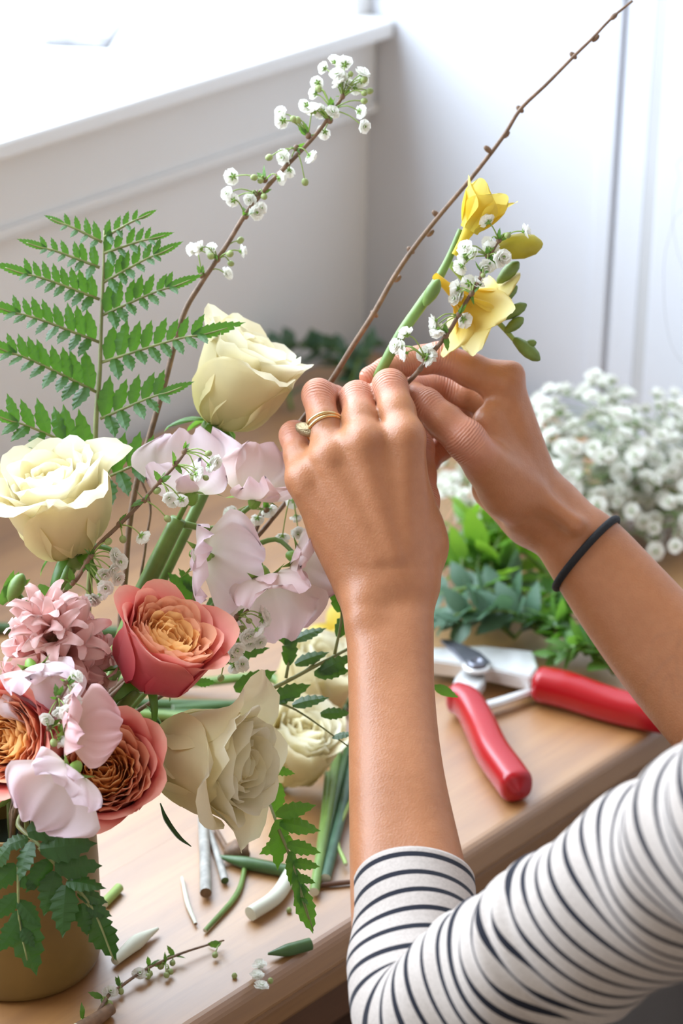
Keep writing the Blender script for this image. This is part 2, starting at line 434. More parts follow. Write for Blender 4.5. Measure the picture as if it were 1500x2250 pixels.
rp = lambda px, d: px*(d + DOFF)/FPX
FL.chain(palm, fa_l, [rp(58, 1.139), rp(58, 1.11), rp(69, 1.085), rp(80, 1.05), rp(92, 1.02)], 0.012)
FL.chain(palm, fb_l, [rp(58, 1.139), rp(56, 1.11), rp(66, 1.083), rp(84, 1.05), rp(96, 1.02)], 0.012)
mcp = {k: C3(*v[0][0]) for k, v in LH.items()}
wr = {'index': C3(888, 1270, 1.146), 'middle': C3(862, 1275, 1.141), 'ring': C3(828, 1280, 1.141), 'pinky': C3(800, 1285, 1.145)}
for f, r1, r0 in (('index', 1.02, 1.35), ('middle', 1.05, 1.35), ('ring', 1.0, 1.3), ('pinky', .95, 1.25)):
    FL.cone(palm, wr[f], mcp[f], r0*CM, r1*CM*.97, 0.010)
    mid = (wr[f] + mcp[f])/2 + np.array([0, 0, .009]); FL.cone(palm, wr[f] + [0, 0, .006], mid, 1.1*CM, 1.1*CM, 0.010)
FL.cone(palm, C3(900, 1280, 1.15), C3(918, 1205, 1.160), 1.2*CM, 1.12*CM, 0.012)
FL.cone(palm, C3(925, 1190, 1.163), C3(890, 1060, 1.160), 1.05*CM, .9*CM, 0.012)
# knuckles, extensor tendons, wrist bone
for f, r in (('index', .62), ('middle', .66), ('ring', .58), ('pinky', .5)):
    FL.cone(palm, mcp[f] - [0, .001, .0052], mcp[f] - [0, .004, .0046], r*CM, r*.8*CM, 0.005)
    tb = wr[f] + np.array([0, .012, -.0112]); FL.cone(palm, mcp[f] - [0, .006, .0082], tb, .20*CM, .24*CM, 0.0055)
FL.cone(palm, C3(797, 1336, 1.131), C3(797, 1356, 1.128), .58*CM, .5*CM, 0.012)
def finger(Fd, palm, pts, rad, kj, kr=0.006):
    D = Fd.new(); p = [C3(*q) for q in pts]; r = [x*CM for x in rad]
    for i in range(len(p) - 1):
        m = p[i]*.5 + p[i+1]*.5; rm = (r[i] + r[i+1])/2*0.955
        Fd.cone(D, p[i], m, r[i]*.97, rm, 0.004); Fd.cone(D, m, p[i+1], rm, r[i+1], 0.004)
    for i in range(1, len(p) - 1): marks.append((p[i], r[i], nrm(p[i+1] - p[i-1])))
    marks.append((p[-1], r[-1], nrm(p[-1] - p[-2])))
    return smin(palm, D, kj)
def hand(Fd, palm, H, kj):
    D = None
    for k, (pts, rad) in H.items():
        q = finger(Fd, palm, pts, rad, kj.get(k, 0.006)); D = q if D is None else smin(D, q, 0.0012)
    return D
DL = hand(FL, palm, LH, {'thumb': 0.010, 'pinky': 0.007})
VL, QL = FL.net(DL)

# ---- right hand (thumb side to the camera) with forearm
RH = dict(
    index=([(1104, 842, 1.205), (966, 786, 1.203), (886, 796, 1.197), (812, 828, 1.188)], [1.0, .80, .70, .56]),
    middle=([(1090, 880, 1.226), (978, 848, 1.236), (905, 852, 1.226), (850, 866, 1.210)], [.98, .82, .72, .58]),
    ring=([(1072, 925, 1.244), (968, 915, 1.250), (922, 948, 1.236), (912, 985, 1.222)], [.92, .78, .68, .56]),
    pinky=([(1058, 975, 1.258), (985, 972, 1.258), (948, 1002, 1.246), (936, 1030, 1.234)], [.84, .68, .58, .50]),
    thumb=([(1118, 1082, 1.192), (1022, 966, 1.172), (934, 890, 1.178), (880, 856, 1.196)], [1.30, 1.02, .86, .66]))
lo = np.array([C3(770, 900, 1.2)[0], C3(1500, 1760, 1.2)[1], 1.12 + DOFF]); hi = np.array([C3(1780, 1400, 1.2)[0], C3(900, 720, 1.2)[1] + .005, 1.285 + DOFF])
FR = Field(lo, hi, 0.0012)
pr = FR.new()
def arm2(Fd, D, ctr, half, r, dz=0.0, k=0.012):
    """forearm as two parallel tapering chains; ctr = [(px,py,d)], half offsets across"""
    for sgn in (-1, 1):
        pts = []
        for i, (x, y, d) in enumerate(ctr):
            a = ctr[max(0, i-1)]; b = ctr[min(len(ctr)-1, i+1)]; t = nrm([b[0]-a[0], b[1]-a[1]]); n = np.array([t[1], -t[0]])
            pts.append(C3(x + sgn*half[i]*n[0], y + sgn*half[i]*n[1], d + sgn*dz))
        Fd.chain(D, pts, [rp(r[i], ctr[i][2]) for i in range(len(ctr))], k)
arm2(FR, pr, [(1205, 1130, 1.214), (1246, 1170, 1.21), (1291, 1217, 1.206), (1380, 1330, 1.2), (1480, 1450, 1.194), (1620, 1600, 1.185), (1760, 1745, 1.178)],
     [20, 18, 28, 38, 42, 46, 46], [58, 60, 64, 70, 78, 86, 90])
FR.cone(pr, C3(1230, 1150, 1.225), C3(1290, 1217, 1.222), 1.35*CM, 1.35*CM, 0.012)
mr = {k: C3(*v[0][0]) for k, v in RH.items()}
wrr = {'index': C3(1186, 1098, 1.208), 'middle': C3(1188, 1105, 1.219), 'ring': C3(1178, 1118, 1.229), 'pinky': C3(1168, 1130, 1.236)}
for f, r1, r0 in (('index', 1.0, 1.18), ('middle', 1.0, 1.2), ('ring', .95, 1.2), ('pinky', .9, 1.15)):
    FR.cone(pr, wrr[f], mr[f], r0*CM, r1*CM, 0.010)
FR.cone(pr, C3(1150, 1120, 1.205), C3(1112, 1072, 1.194), 1.15*CM, 1.25*CM, 0.012)
FR.cone(pr, C3(1122, 1040, 1.196), C3(1072, 930, 1.196), 1.0*CM, .80*CM, 0.012)
FR.cone(pr, C3(1160, 1142, 1.222), C3(1088, 1072, 1.232), 1.1*CM, 1.2*CM, 0.012)
FR.cone(pr, C3(1126, 820, 1.200), C3(1122, 836, 1.198), .52*CM, .5*CM, 0.006)
FR.cone(pr, C3(1116, 850, 1.196), C3(1176, 1060, 1.198), .18*CM, .2*CM, 0.006)       # tendon along the back of the index
FR.cone(pr, C3(1060, 995, 1.168), C3(1165, 1085, 1.190), .25*CM, .28*CM, 0.008)      # thumb tendon
FR.cone(pr, C3(1185, 1092, 1.190), C3(1262, 1150, 1.188), .30*CM, .35*CM, 0.010)
DR = hand(FR, pr, RH, {'thumb': 0.011, 'index': 0.007})
VR, QR = FR.net(DR)

# ---- seated trunk, legs, neck and head (coarse, hidden under clothes or beside the frame)
LS, RS = np.array([0.765, 0.445, 1.035]), np.array([1.12, 0.445, 1.035])
L_EL = c2w(np.array([C3(925, 2262, 1.0)]))[0]; R_EL = P(1800, 1790, 1.172)
L_HAND_E = c2w(np.array([C3(903, 1960, 1.05)]))[0]
HIP = np.array([0.945, 0.36, 0.52]); NECK = np.array([0.945, 0.435, 1.10]); HEAD = np.array([0.95, 0.475, 1.285])
nodesL = [c2w(np.array([C3(*q)]))[0] for q in [(905, 1940, 1.053), (912, 2040, 1.036), (918, 2140, 1.018), (932, 2225, 1.002), (985, 2235, .987), (1060, 2185, .972), (1150, 2122, .953), (1270, 2045, .928), (1400, 1968, .902), (1560, 1880, .868)]] + [LS + [0.01, 0.0, 0.0]]
FB = Field((0.55, 0.15, 0.40), (1.34, 0.86, 1.50), 0.006)
B = FB.new()
for a, b, ra, rb, k in [*[(nodesL[i], nodesL[i+1], .019, .019, .004) for i in range(3, len(nodesL) - 1)], (RS, R_EL, .036, .03, .01), (nodesL[3], nodesL[1], .019, .016, .004), (R_EL, P(1600, 1580, 1.187), .03, .02, .01),
                        (LS + [.06, -.005, -.01], NECK - [0, 0, .03], .032, .045, .03), (RS + [-.06, -.005, -.01], NECK - [0, 0, .03], .032, .045, .03),
                        ((.86, .41, .98), (.87, .39, .62), .088, .082, .05), ((1.03, .41, .98), (1.02, .39, .62), .088, .082, .05), ((.945, .42, .98), (.945, .40, .60), .10, .10, .05),
                        ((.89, .37, .55), (1.0, .37, .55), .105, .105, .05), (NECK - [0, 0, .05], HEAD - [0, .01, .07], .056, .052, .02),
                        (HEAD + [0, -.015, .03], HEAD + [0, .012, .02], .085, .08, .03), (HEAD + [0, .03, -.02], HEAD + [0, .055, -.075], .062, .036, .03),
                        (HEAD + [0, .082, .015], HEAD + [0, .099, -.020], .007, .009, .010), (HEAD + [-.028, .085, .028], HEAD + [.028, .085, .028], .012, .012, .01),
                        (HEAD + [-.017, .088, -.055], HEAD + [.017, .088, -.055], .008, .008, .008),
                        (HEAD + [-.082, .0, .0], HEAD + [-.084, -.004, -.03], .012, .008, .006), (HEAD + [.082, .0, .0], HEAD + [.084, -.004, -.03], .012, .008, .006)]:
    FB.cone(B, a, b, ra, rb, k)
VB, QB = FB.net(B)

M_SKIN = NT('tanned_skin')
_v = M_SKIN.coords('Object')
_pk = M_SKIN.attr('pink')
_n = M_SKIN.noise(_v, 26, 5, 0.6); _n2 = M_SKIN.noise(_v, 210, 3)
_c = M_SKIN.ramp(_n, [(0.30, (0.41, 0.165, 0.070)), (0.70, (0.50, 0.212, 0.096))])
_c = M_SKIN.mix(M_SKIN.math('MULTIPLY', _pk, 0.75), _c, (0.64, 0.27, 0.18))
_c = M_SKIN.mix(0.10, _c, M_SKIN.ramp(_n2, [(0.4, (0.32, 0.12, 0.055)), (0.6, (0.52, 0.25, 0.13))]))
M_SKIN.color(_c); M_SKIN.val('Roughness', 0.40); M_SKIN.val('Specular IOR Level', 0.45)
M_SKIN.val('Subsurface Weight', 0.22); M_SKIN.b.inputs['Subsurface Radius'].default_value = (1.0, 0.30, 0.14); M_SKIN.val('Subsurface Scale', 0.007)
_vo = M_SKIN.add('ShaderNodeTexVoronoi'); _vo.inputs['Scale'].default_value = 900; M_SKIN.l(_v, _vo.inputs['Vector'])
_cr = M_SKIN.math('MULTIPLY', M_SKIN.attr('crease'), 1.0)
_h = M_SKIN.math('ADD', M_SKIN.math('MULTIPLY', _vo.outputs['Distance'], 0.30), M_SKIN.math('MULTIPLY', _n2, 0.35))
_wv = M_SKIN.math('SINE', M_SKIN.math('ADD', M_SKIN.math('MULTIPLY', M_SKIN.attr('axial'), 4200.0), M_SKIN.math('MULTIPLY', M_SKIN.noise(_v, 120, 3), 9.0)))
_h = M_SKIN.math('ADD', _h, M_SKIN.math('MULTIPLY', M_SKIN.math('MULTIPLY', _wv, _cr), 0.9))
M_SKIN.bump(_h, 0.42, 0.0007)

def skin_attrs(V):
    pink = np.zeros(len(V)); crease = np.zeros(len(V)); axial = np.zeros(len(V))
    for p, r, a in marks:
        q = V - p; d = np.linalg.norm(q, axis=1); w = np.clip(1 - (d - r)/0.011, 0, 1)
        pink = np.maximum(pink, w); ax = q @ a
        m = np.exp(-(ax/0.0055)**2)*(d < r*1.7); upd = m > crease
        crease = np.where(upd, m, crease); axial = np.where(upd, ax, axial)
    return pink, crease, axial
person = thing('person', (0.945, 0.36, 0.0), 'person in a black and white striped top holding flower stems with both hands', 'person')
PB = np.array([0.945, 0.36, 0.0])
Vall = np.vstack([c2w(VL), c2w(VR), VB]) - PB
Fall = np.vstack([QL, QR + len(VL), QB + len(VL) + len(VR)])
a1, a2 = skin_attrs(VL), skin_attrs(VR)
zb = np.zeros(len(VB))
def big_mesh(name, V, Q, mats, attrs, fmat=None):
    me = bpy.data.meshes.new(name)
    me.vertices.add(len(V)); me.vertices.foreach_set('co', np.asarray(V, np.float32).ravel())
    me.loops.add(len(Q)*4); me.polygons.add(len(Q))
    me.loops.foreach_set('vertex_index', np.asarray(Q, np.int32).ravel())
    me.polygons.foreach_set('loop_start', np.arange(0, len(Q)*4, 4, dtype=np.int32))
    for m in mats: me.materials.append(m)
    if fmat is not None: me.polygons.foreach_set('material_index', np.asarray(fmat, np.int32))
    me.update(calc_edges=True); me.validate()
    me.polygons.foreach_set('use_smooth', np.ones(len(me.polygons), dtype=bool))
    for k, a in attrs.items():
        at = me.attributes.new(k, 'FLOAT', 'POINT'); at.data.foreach_set('value', np.asarray(a, np.float32))
    return me
body = inst('body', big_mesh('body', Vall, Fall, [M_SKIN.m], dict(pink=np.concatenate([a1[0], a2[0], zb]), crease=np.concatenate([a1[1], a2[1], zb]), axial=np.concatenate([a1[2], a2[2], zb]))), person, Matrix())

# ---- striped top: sleeves as swept tubes plus a torso
M_SHIRT = NT('striped_jersey')
_s = M_SHIRT.attr('stripe')
_f = M_SHIRT.math('FRACT', _s)
_st = M_SHIRT.math('LESS_THAN', _f, 0.27)
_kn = M_SHIRT.noise(M_SHIRT.coords('Object'), 700, 2)
_w = M_SHIRT.ramp(_kn, [(0.3, (0.47, 0.405, 0.36)), (0.7, (0.56, 0.49, 0.44))])
M_SHIRT.color(M_SHIRT.mix(_st, _w, (0.016, 0.017, 0.026)))
M_SHIRT.val('Roughness', 0.9); M_SHIRT.val('Specular IOR Level', 0.15); M_SHIRT.val('Sheen Weight', 0.12)
M_SHIRT.bump(_kn, 0.25, 0.0005)
def sleeve(nodes, rad, pitch, ns=260, nt=96, wr=None, s0=0.0, skew=None):
    """nodes: world points; wr(s,theta) -> radial offset"""
    C = catmull(nodes, ns)
    r = np.interp(np.linspace(0, 1, ns), np.linspace(0, 1, len(rad)), rad)
    for _ in range(6):
        C[1:-1] = (C[:-2] + 2*C[1:-1] + C[2:])/4
    Tn, X, Y = frames(C)
    s = np.concatenate([[0], np.cumsum(np.linalg.norm(np.diff(C, axis=0), axis=1))])
    th = np.arange(nt)*2*pi/nt
    S, TH = np.meshgrid(s, th, indexing='ij')
    dirs = np.cos(th)[None, :, None]*X[:, None, :] + np.sin(th)[None, :, None]*Y[:, None, :]
    rr = r[:, None] + (wr(S, TH, dirs) if wr else 0)
    V = (C[:, None, :] + rr[:, :, None]*dirs)
    st = (S + s0 + (skew(S, dirs, rr) if skew else 0))/pitch
    # hem: turn the open end inwards
    hem = [V[0] + (C[0] - V[0])*q + Tn[0]*w for q, w in ((0.02, -0.0012), (0.07, -0.0008), (0.10, 0.003), (0.10, 0.012))]
    V = np.concatenate([np.array(hem[::-1]), V]); st = np.concatenate([np.full((4, nt), 0.6), st])
    n0 = len(V)
    F = [(i*nt + j, (i+1)*nt + j, (i+1)*nt + (j+1) % nt, i*nt + (j+1) % nt) for i in range(n0-1) for j in range(nt)]
    return V.reshape(-1, 3), F, st.ravel()
inn = nrm(cdir(0.55, 0.75, 0.0))
def wrL(S, TH, dirs):
    up = dirs @ inn                                          # towards the inside of the elbow
    fr = dirs @ (-CF)
    e = 0.115
    mask = np.exp(-((S - 0.135)/0.026)**2)*np.clip(0.65 + 0.55*up, 0, 1)
    w = 0.0013*np.sin(2*pi*(S/0.0135) + 1.2*np.sin(TH + 1))*mask
    m2 = np.exp(-((S - 0.170)/0.020)**2)
    w += 0.0015*np.sin(2*pi*S/0.0135 + 1.5*np.sin(TH))*m2
    w += 0.0012*np.sin(2*pi*S/0.055 + 2*TH)*np.clip(S/0.05, 0, 1)
    w += 0.0008*np.sin(3*TH + S*60) + 0.002*np.clip((S - 0.2)/0.1, 0, 1)*np.sin(2*pi*S/0.04 + 1.7*np.cos(TH))
    return w
sl1 = sleeve(nodesL, [.0287, .0295, .031, .034, .036, .0355, .036, .0375, .039, .042, .048], 0.0106, wr=wrL, s0=0.0085, skew=lambda S, d, r: 0.38*np.clip((S - 0.12)/0.06, 0, 1)*r*(d @ nrm(cdir(-0.5, 0.85, 0.0))))
nodesR = [P(1625, 1600, 1.187), P(1720, 1700, 1.18), R_EL + [0, 0, 0], R_EL*.7 + RS*.3 + [0.0, 0, -.01], R_EL*.4 + RS*.6, RS]
sl2 = sleeve(nodesR, [.030, .033, .038, .04, .043, .05], 0.0106, ns=90, nt=48, wr=lambda S, TH, d: 0.0012*np.sin(S*160 + 2*TH), s0=0.0085)
FS = Field((0.62, 0.20, 0.42), (1.28, 0.64, 1.17), 0.007)
SH = FS.new()
for a, b, ra, rb, k in [(LS + [.02, 0, 0], NECK - [0, 0, .045], .053, .058, .03), (RS - [.02, 0, 0], NECK - [0, 0, .045], .053, .058, .03), (LS + [.02, -.01, -.02], (.86, .41, .93), .05, .09, .04), (RS + [-.02, -.01, -.02], (1.03, .41, .93), .05, .09, .04),
                        ((.86, .41, .98), (.87, .39, .58), .097, .092, .05), ((1.03, .41, .98), (1.02, .39, .58), .097, .092, .05), ((.945, .42, .98), (.945, .40, .56), .11, .112, .05),
                        ((.89, .37, .53), (1.0, .37, .53), .116, .116, .05)]:
    FS.cone(SH, a, b, ra, rb, k)
zz = FS.ax[2][None, None, :]
SH = np.maximum(SH, 0.49 - zz)
SH = np.maximum(SH, -(np.sqrt((FS.ax[0][:, None, None] - NECK[0])**2 + (FS.ax[1][None, :, None] - NECK[1] - .01)**2 + (zz - NECK[2] - .03)**2*1.0) - 0.078)).astype(np.float32)
VS, QS = FS.net(SH)
SV = np.vstack([sl1[0], sl2[0], VS]) - PB
SQ = np.vstack([np.array(sl1[1]), np.array(sl2[1]) + len(sl1[0]), QS + len(sl1[0]) + len(sl2[0])])
inst('striped_shirt', big_mesh('striped_shirt', SV, SQ, [M_SHIRT.m], dict(stripe=np.concatenate([sl1[2], sl2[2], VS[:, 2]/0.0106]))), person, Matrix())
# ---- trousers, shoes, hair, and the stool
M_JEAN = plain('beige_trousers', (0.36, 0.30, 0.25), 0.9, vary=0.1, vscale=200)
FT = Field((0.70, 0.18, 0.04), (1.18, 1.02, 0.68), 0.008)
TR = FT.new()
for sx in (-1, 1):
    hip = np.array([.945 + sx*.075, .38, .525]); kn = np.array([.945 + sx*.10, .80, .535]); an = np.array([.945 + sx*.10, .78, .10])
    FT.cone(TR, hip, kn, .092, .066, .03); FT.cone(TR, kn, an, .062, .048, .02)
FT.cone(TR, (.88, .36, .535), (1.01, .36, .535), .112, .112, .04)
VT_, QT_ = FT.net(TR); inst('trousers', big_mesh('trousers', VT_ - PB, QT_, [M_JEAN], {}), person, Matrix())
M_SHOE = plain('dark_shoe_leather', (0.03, 0.028, 0.028), 0.5)
for sx in (-1, 1):
    FH = Field((.945 + sx*.10 - .07, .70, -.005), (.945 + sx*.10 + .07, 1.02, .14), 0.006); SHO = FH.new()
    c = np.array([.945 + sx*.10, .78, .04]); FH.cone(SHO, c + [0, -.03, .0], c + [0, .15, -.008], .038, .034, .02); FH.cone(SHO, c + [0, -.005, .0], c + [0, 0, .06], .04, .042, .02)
    SHO = np.maximum(SHO, 0.002 - FH.ax[2][None, None, :]).astype(np.float32)
    v, q = FH.net(SHO); inst('shoe', big_mesh('shoe', v - PB, q, [M_SHOE], {}), person, Matrix())
M_HAIR = plain('dark_brown_hair', (0.045, 0.022, 0.012), 0.45, bump=0.5, bscale=500)
FHr = Field((.82, .30, 1.08), (1.08, .62, 1.45), 0.006); HR = FHr.new()
FHr.cone(HR, HEAD + [0, -.025, .04], HEAD + [0, .005, .035], .093, .088, .02); FHr.cone(HR, HEAD + [0, -.05, .0], HEAD + [0, -.06, -.12], .075, .05, .03)
HR = np.maximum(HR, FHr.ax[1][None, :, None] - (HEAD[1] + .045 + np.clip(FHr.ax[2][None, None, :] - HEAD[2] - .05, -.2, .05)*.9)).astype(np.float32)
v, q = FHr.net(HR); inst('hair', big_mesh('hair', v - PB, q, [M_HAIR], {}), person, Matrix())
for pts in ([(1530, 330, .86), (1492, 395, .86), (1478, 470, .865), (1490, 560, .87), (1530, 640, .87)], [(1540, 430, .85), (1470, 520, .86), (1458, 640, .87), (1475, 760, .87), (1530, 830, .87)],
            [(1540, 1400, .88), (1480, 1440, .885), (1420, 1500, .89), (1395, 1560, .9)], [(1540, 1440, .88), (1470, 1480, .885), (1450, 1530, .89), (1445, 1600, .895)], [(1530, 1330, .88), (1490, 1385, .88), (1440, 1400, .88), (1425, 1450, .885)]):
    tube('hair_strand', [HEAD + [-.08, .02, .0]] + [P(*q) for q in pts], [.00006, .00006, .00004], M_HAIR, person, PB, n=4, k=40)
M_EYE = plain('eye_white', (0.7, 0.68, 0.65), 0.2); M_IRIS = plain('brown_iris', (0.06, 0.03, 0.015), 0.2); M_LIP = plain('lip_skin', (0.45, 0.15, 0.12), 0.4)
for sx in (-1, 1):
    v, f = sphere_geo(0.0125, 14, 8); e = obj('eye', v, f, M_EYE, person, TM(HEAD + [sx*.031, .076, .008] - PB))
    v, f = sphere_geo(0.006, 12, 6, (1, .4, 1)); obj('iris', v, f, M_IRIS, e, TM((0, .0112, -.002)))
v, f = tube_geo(np.array([(-.022, .086, -.055), (-.008, .0925, -.054), (.008, .0925, -.054), (.022, .086, -.055)]) + HEAD - PB, [.0015, .0045, .0045, .0015], n=10); obj('mouth', v, f, M_LIP, person)
stool = thing('stool', (0.945, 0.36, 0.0), 'round wooden stool under the seated person', 'stool')
v, f = lathe_geo([(0, .388), (.165, .388), (.175, .395), (.175, .41), (.168, .418), (0, .42)], 40); obj('seat', v, f, M_WOODE, stool)
for k in range(4):
    a = pi/4 + k*pi/2; tube('leg', [(.12*cos(a), .12*sin(a), .39), (.17*cos(a), .17*sin(a), 0.0)], [.016, .012], M_WOODE, stool, n=12)

# ---- ring and hair tie worn on the hands
def wrap_path(Fd, D, c, axis, off, n=40, rmax=0.05):
    axis = nrm(axis); x = nrm(np.cross(axis, [0.3, 0.2, 1.0])); y = np.cross(axis, x); out = []
    for k in range(n):
        a = 2*pi*k/n; dr = x*cos(a) + y*sin(a); t = 0.0
        while t < rmax and Fd.sample(D, c + dr*t) < off: t += 0.0004
        out.append(c + dr*t)
    return np.array(out)
def loop_tube(path, r, n=8):
    k = len(path); Tn = np.roll(path, -1, 0) - np.roll(path, 1, 0); Tn /= np.linalg.norm(Tn, axis=1)[:, None]
    c = path.mean(0); V = []
    for i in range(k):
        x = path[i] - c; x = nrm(x - Tn[i]*(x @ Tn[i])); y = np.cross(Tn[i], x)
        V += [path[i] + r*(cos(2*pi*j/n)*x + sin(2*pi*j/n)*y) for j in range(n)]
    F = [(i*n + j, i*n + (j+1) % n, ((i+1) % k)*n + (j+1) % n, ((i+1) % k)*n + j) for i in range(k) for j in range(n)]
    return np.array(V), F
def smooth_loop(p, it=3):
    for _ in range(it): p = (np.roll(p, 1, 0) + 2*p + np.roll(p, -1, 0))/4
    return p
M_ELAST = plain('black_elastic', (0.008, 0.008, 0.01), 0.75, bump=0.6, bscale=900)
hp = smooth_loop(wrap_path(FR, DR, C3(1291, 1217, 1.212), C3(1360, 1300, 1.2) - C3(1228, 1142, 1.212) + [0.012, 0, 0], 0.0012, 60), 4)
hw = c2w(hp); hb = hw.mean(0)
v, f = loop_tube(hw - hb, 0.0021, 10); o = obj('hair_tie', v, f, M_ELAST); o.location = hb; tag(o, 'black elastic hair tie worn around the wrist', 'hair tie')
M_GOLD = plain('worn_gold', (0.72, 0.50, 0.24), 0.24, metal=1.0, bump=0.2, bscale=700)
M_GOLDR = plain('antique_engraved_gold', (0.34, 0.26, 0.15), 0.42, metal=1.0, bump=0.8, bscale=1200)
rA, rB = C3(*LH['ring'][0][0]), C3(*LH['ring'][0][1])
ring = None
for k, (t, tilt) in enumerate(((0.44, 0.010), (0.50, 0.0045))):
    c = rA*(1-t) + rB*t; ax_r = nrm((rB - rA) + np.array([-tilt, 0.0, 0.006])); xr = nrm(np.cross(ax_r, [0.3, 0.2, 1.0])); yr = np.cross(ax_r, xr); rr_ = (.92 + (.80 - .92)*t)*CM + 0.0006
    p = np.array([c + rr_*(xr*cos(q) + yr*sin(q)) for q in np.linspace(0, 2*pi, 44, endpoint=False)]); w = c2w(p)
    if ring is None:
        rb0 = w.mean(0); ring = thing('finger_ring', rb0, 'antique gold ring with two crossing bands on the ring finger', 'ring')
    v, f = loop_tube(w - rb0, 0.0009 if k == 0 else 0.0010, 8); obj('band', v, f, M_GOLD, ring)
    if k == 0: side = w[np.argmin(p[:, 0])]
v, f = sphere_geo(1.0, 20, 12, (0.0036, 0.0066, 0.0030))
v = v*(1 + 0.08*np.sin(v[:, :1]*4000)*np.sin(v[:, 1:2]*3000))
hd = c2w(np.array([C3(672, 944, 1.156)]))[0]
obj('engraved_head', v, f, M_GOLDR, ring, frameM(hd - rb0, cdir(-.5, 0.1, .8), cdir(.2, 1, .2)))
# ================================================================== plant materials
def petal_mat(name, stops, edge=None, trans=0.35, rough=0.55, tint=None, vein=0.05):
    """colour runs from the base (0) to the rim (1) of each petal"""
    m = NT(name); pv = m.attr('pv'); c = m.ramp(pv, stops)
    n = m.noise(m.coords('Object'), 90, 4)
    c = m.mix(0.5, c, m.ramp(n, [(0.3, (1 - vein*2,)*3), (0.7, (1.0,)*3)]), 'MULTIPLY')
    m.color(c); m.val('Roughness', rough); m.val('Specular IOR Level', 0.25); m.val('Sheen Weight', 0.15)
    m.bump(m.noise(m.coords('Object'), 260, 4), 0.15, 0.0006)
    m.translucent(trans, c); return m.m
CREAM = petal_mat('cream_petal', [(0.0, (0.72, 0.66, 0.26)), (0.35, (0.92, 0.83, 0.48)), (0.8, (0.95, 0.89, 0.66)), (1.0, (0.96, 0.92, 0.74))], trans=0.46)
CREAM_IN = petal_mat('cream_inner_petal', [(0.0, (0.84, 0.60, 0.16)), (0.45, (0.94, 0.80, 0.38)), (1.0, (0.96, 0.90, 0.66))], trans=0.50)
CREAM_OUT = petal_mat('greenish_cream_petal', [(0.0, (0.62, 0.60, 0.22)), (0.5, (0.90, 0.80, 0.46)), (1.0, (0.94, 0.88, 0.62))], trans=0.46)
PEACH_IN = petal_mat('apricot_petal', [(0.0, (0.98, 0.42, 0.04)), (0.5, (0.98, 0.52, 0.11)), (1.0, (0.98, 0.65, 0.28))], trans=0.52)
PEACH_MID = petal_mat('peach_petal', [(0.0, (0.90, 0.25, 0.08)), (0.5, (0.94, 0.37, 0.16)), (1.0, (0.96, 0.54, 0.34))], trans=0.45)
PEACH_OUT = petal_mat('rose_pink_petal', [(0.0, (0.60, 0.035, 0.085)), (0.4, (0.76, 0.085, 0.13)), (0.8, (0.86, 0.22, 0.19)), (1.0, (0.93, 0.42, 0.32))], trans=0.33)
PALE = petal_mat('pale_lilac_petal', [(0.0, (0.86, 0.82, 0.62)), (0.35, (0.91, 0.80, 0.78)), (1.0, (0.88, 0.70, 0.77))], trans=0.40, vein=0.04)
PALE2 = petal_mat('blush_petal', [(0.0, (0.88, 0.82, 0.64)), (0.4, (0.92, 0.78, 0.73)), (1.0, (0.89, 0.66, 0.69))], trans=0.40, vein=0.04)
PINKP = petal_mat('soft_pink_petal', [(0.0, (0.88, 0.72, 0.58)), (0.4, (0.90, 0.64, 0.60)), (1.0, (0.90, 0.56, 0.58))], trans=0.40, vein=0.04)
HYA = petal_mat('hyacinth_petal', [(0.0, (0.60, 0.40, 0.22)), (0.3, (0.82, 0.45, 0.40)), (1.0, (0.87, 0.58, 0.55))], trans=0.35)
YEL = petal_mat('yellow_petal', [(0.0, (0.78, 0.66, 0.10)), (0.3, (0.86, 0.66, 0.06)), (1.0, (0.90, 0.76, 0.20))], trans=0.38, rough=0.45)
YELP = petal_mat('pale_yellow_petal', [(0.0, (0.84, 0.55, 0.03)), (0.35, (0.88, 0.64, 0.08)), (1.0, (0.90, 0.78, 0.34))], trans=0.40, rough=0.45)
WHITE = plain('white_blossom', (0.93, 0.92, 0.86), 0.6, 0.2, trans=0.35)
def leaf_mat(name, col, tcol, rough=0.32, trans=0.32, spec=0.55):
    m = NT(name); n = m.noise(m.coords('Object'), 120, 3)
    c = m.ramp(n, [(0.3, tuple(x*0.72 for x in col)), (0.7, tuple(x*1.2 for x in col))])
    m.color(c); m.val('Roughness', rough); m.val('Specular IOR Level', spec)
    m.bump(m.noise(m.coords('Object'), 420, 3), 0.2, 0.0005); m.translucent(trans, tcol); return m.m
FERN = leaf_mat('fern_green', (0.040, 0.120, 0.020), (0.13, 0.36, 0.015), 0.30, 0.34, 0.8)
FERNL = leaf_mat('light_fern_green', (0.075, 0.22, 0.030), (0.22, 0.52, 0.03), 0.36, 0.42)
FERND = leaf_mat('deep_fern_green', (0.032, 0.095, 0.018), (0.06, 0.20, 0.012), 0.34, 0.28)
LEAF = leaf_mat('leaf_green', (0.085, 0.20, 0.032), (0.24, 0.50, 0.05), 0.4, 0.34)
LEAFB = leaf_mat('bluish_leaf_green', (0.10, 0.19, 0.12), (0.16, 0.32, 0.14), 0.35, 0.25)
LEAFY = leaf_mat('fresh_leaf_green', (0.16, 0.36, 0.04), (0.36, 0.66, 0.05), 0.4, 0.42)
STEM = plain('stem_green', (0.16, 0.26, 0.055), 0.42, vary=0.25, vscale=60)
STEMD = plain('dark_stem_green', (0.06, 0.12, 0.035), 0.42, vary=0.3, vscale=60)
STEML = plain('light_stem_green', (0.30, 0.42, 0.10), 0.4, vary=0.15)
RACH = plain('fern_stalk', (0.24, 0.26, 0.09), 0.45, vary=0.25, vscale=80)
TWIG = plain('brown_twig_bark', (0.20, 0.115, 0.065), 0.6, vary=0.35, vscale=180, bump=0.4, bscale=700)
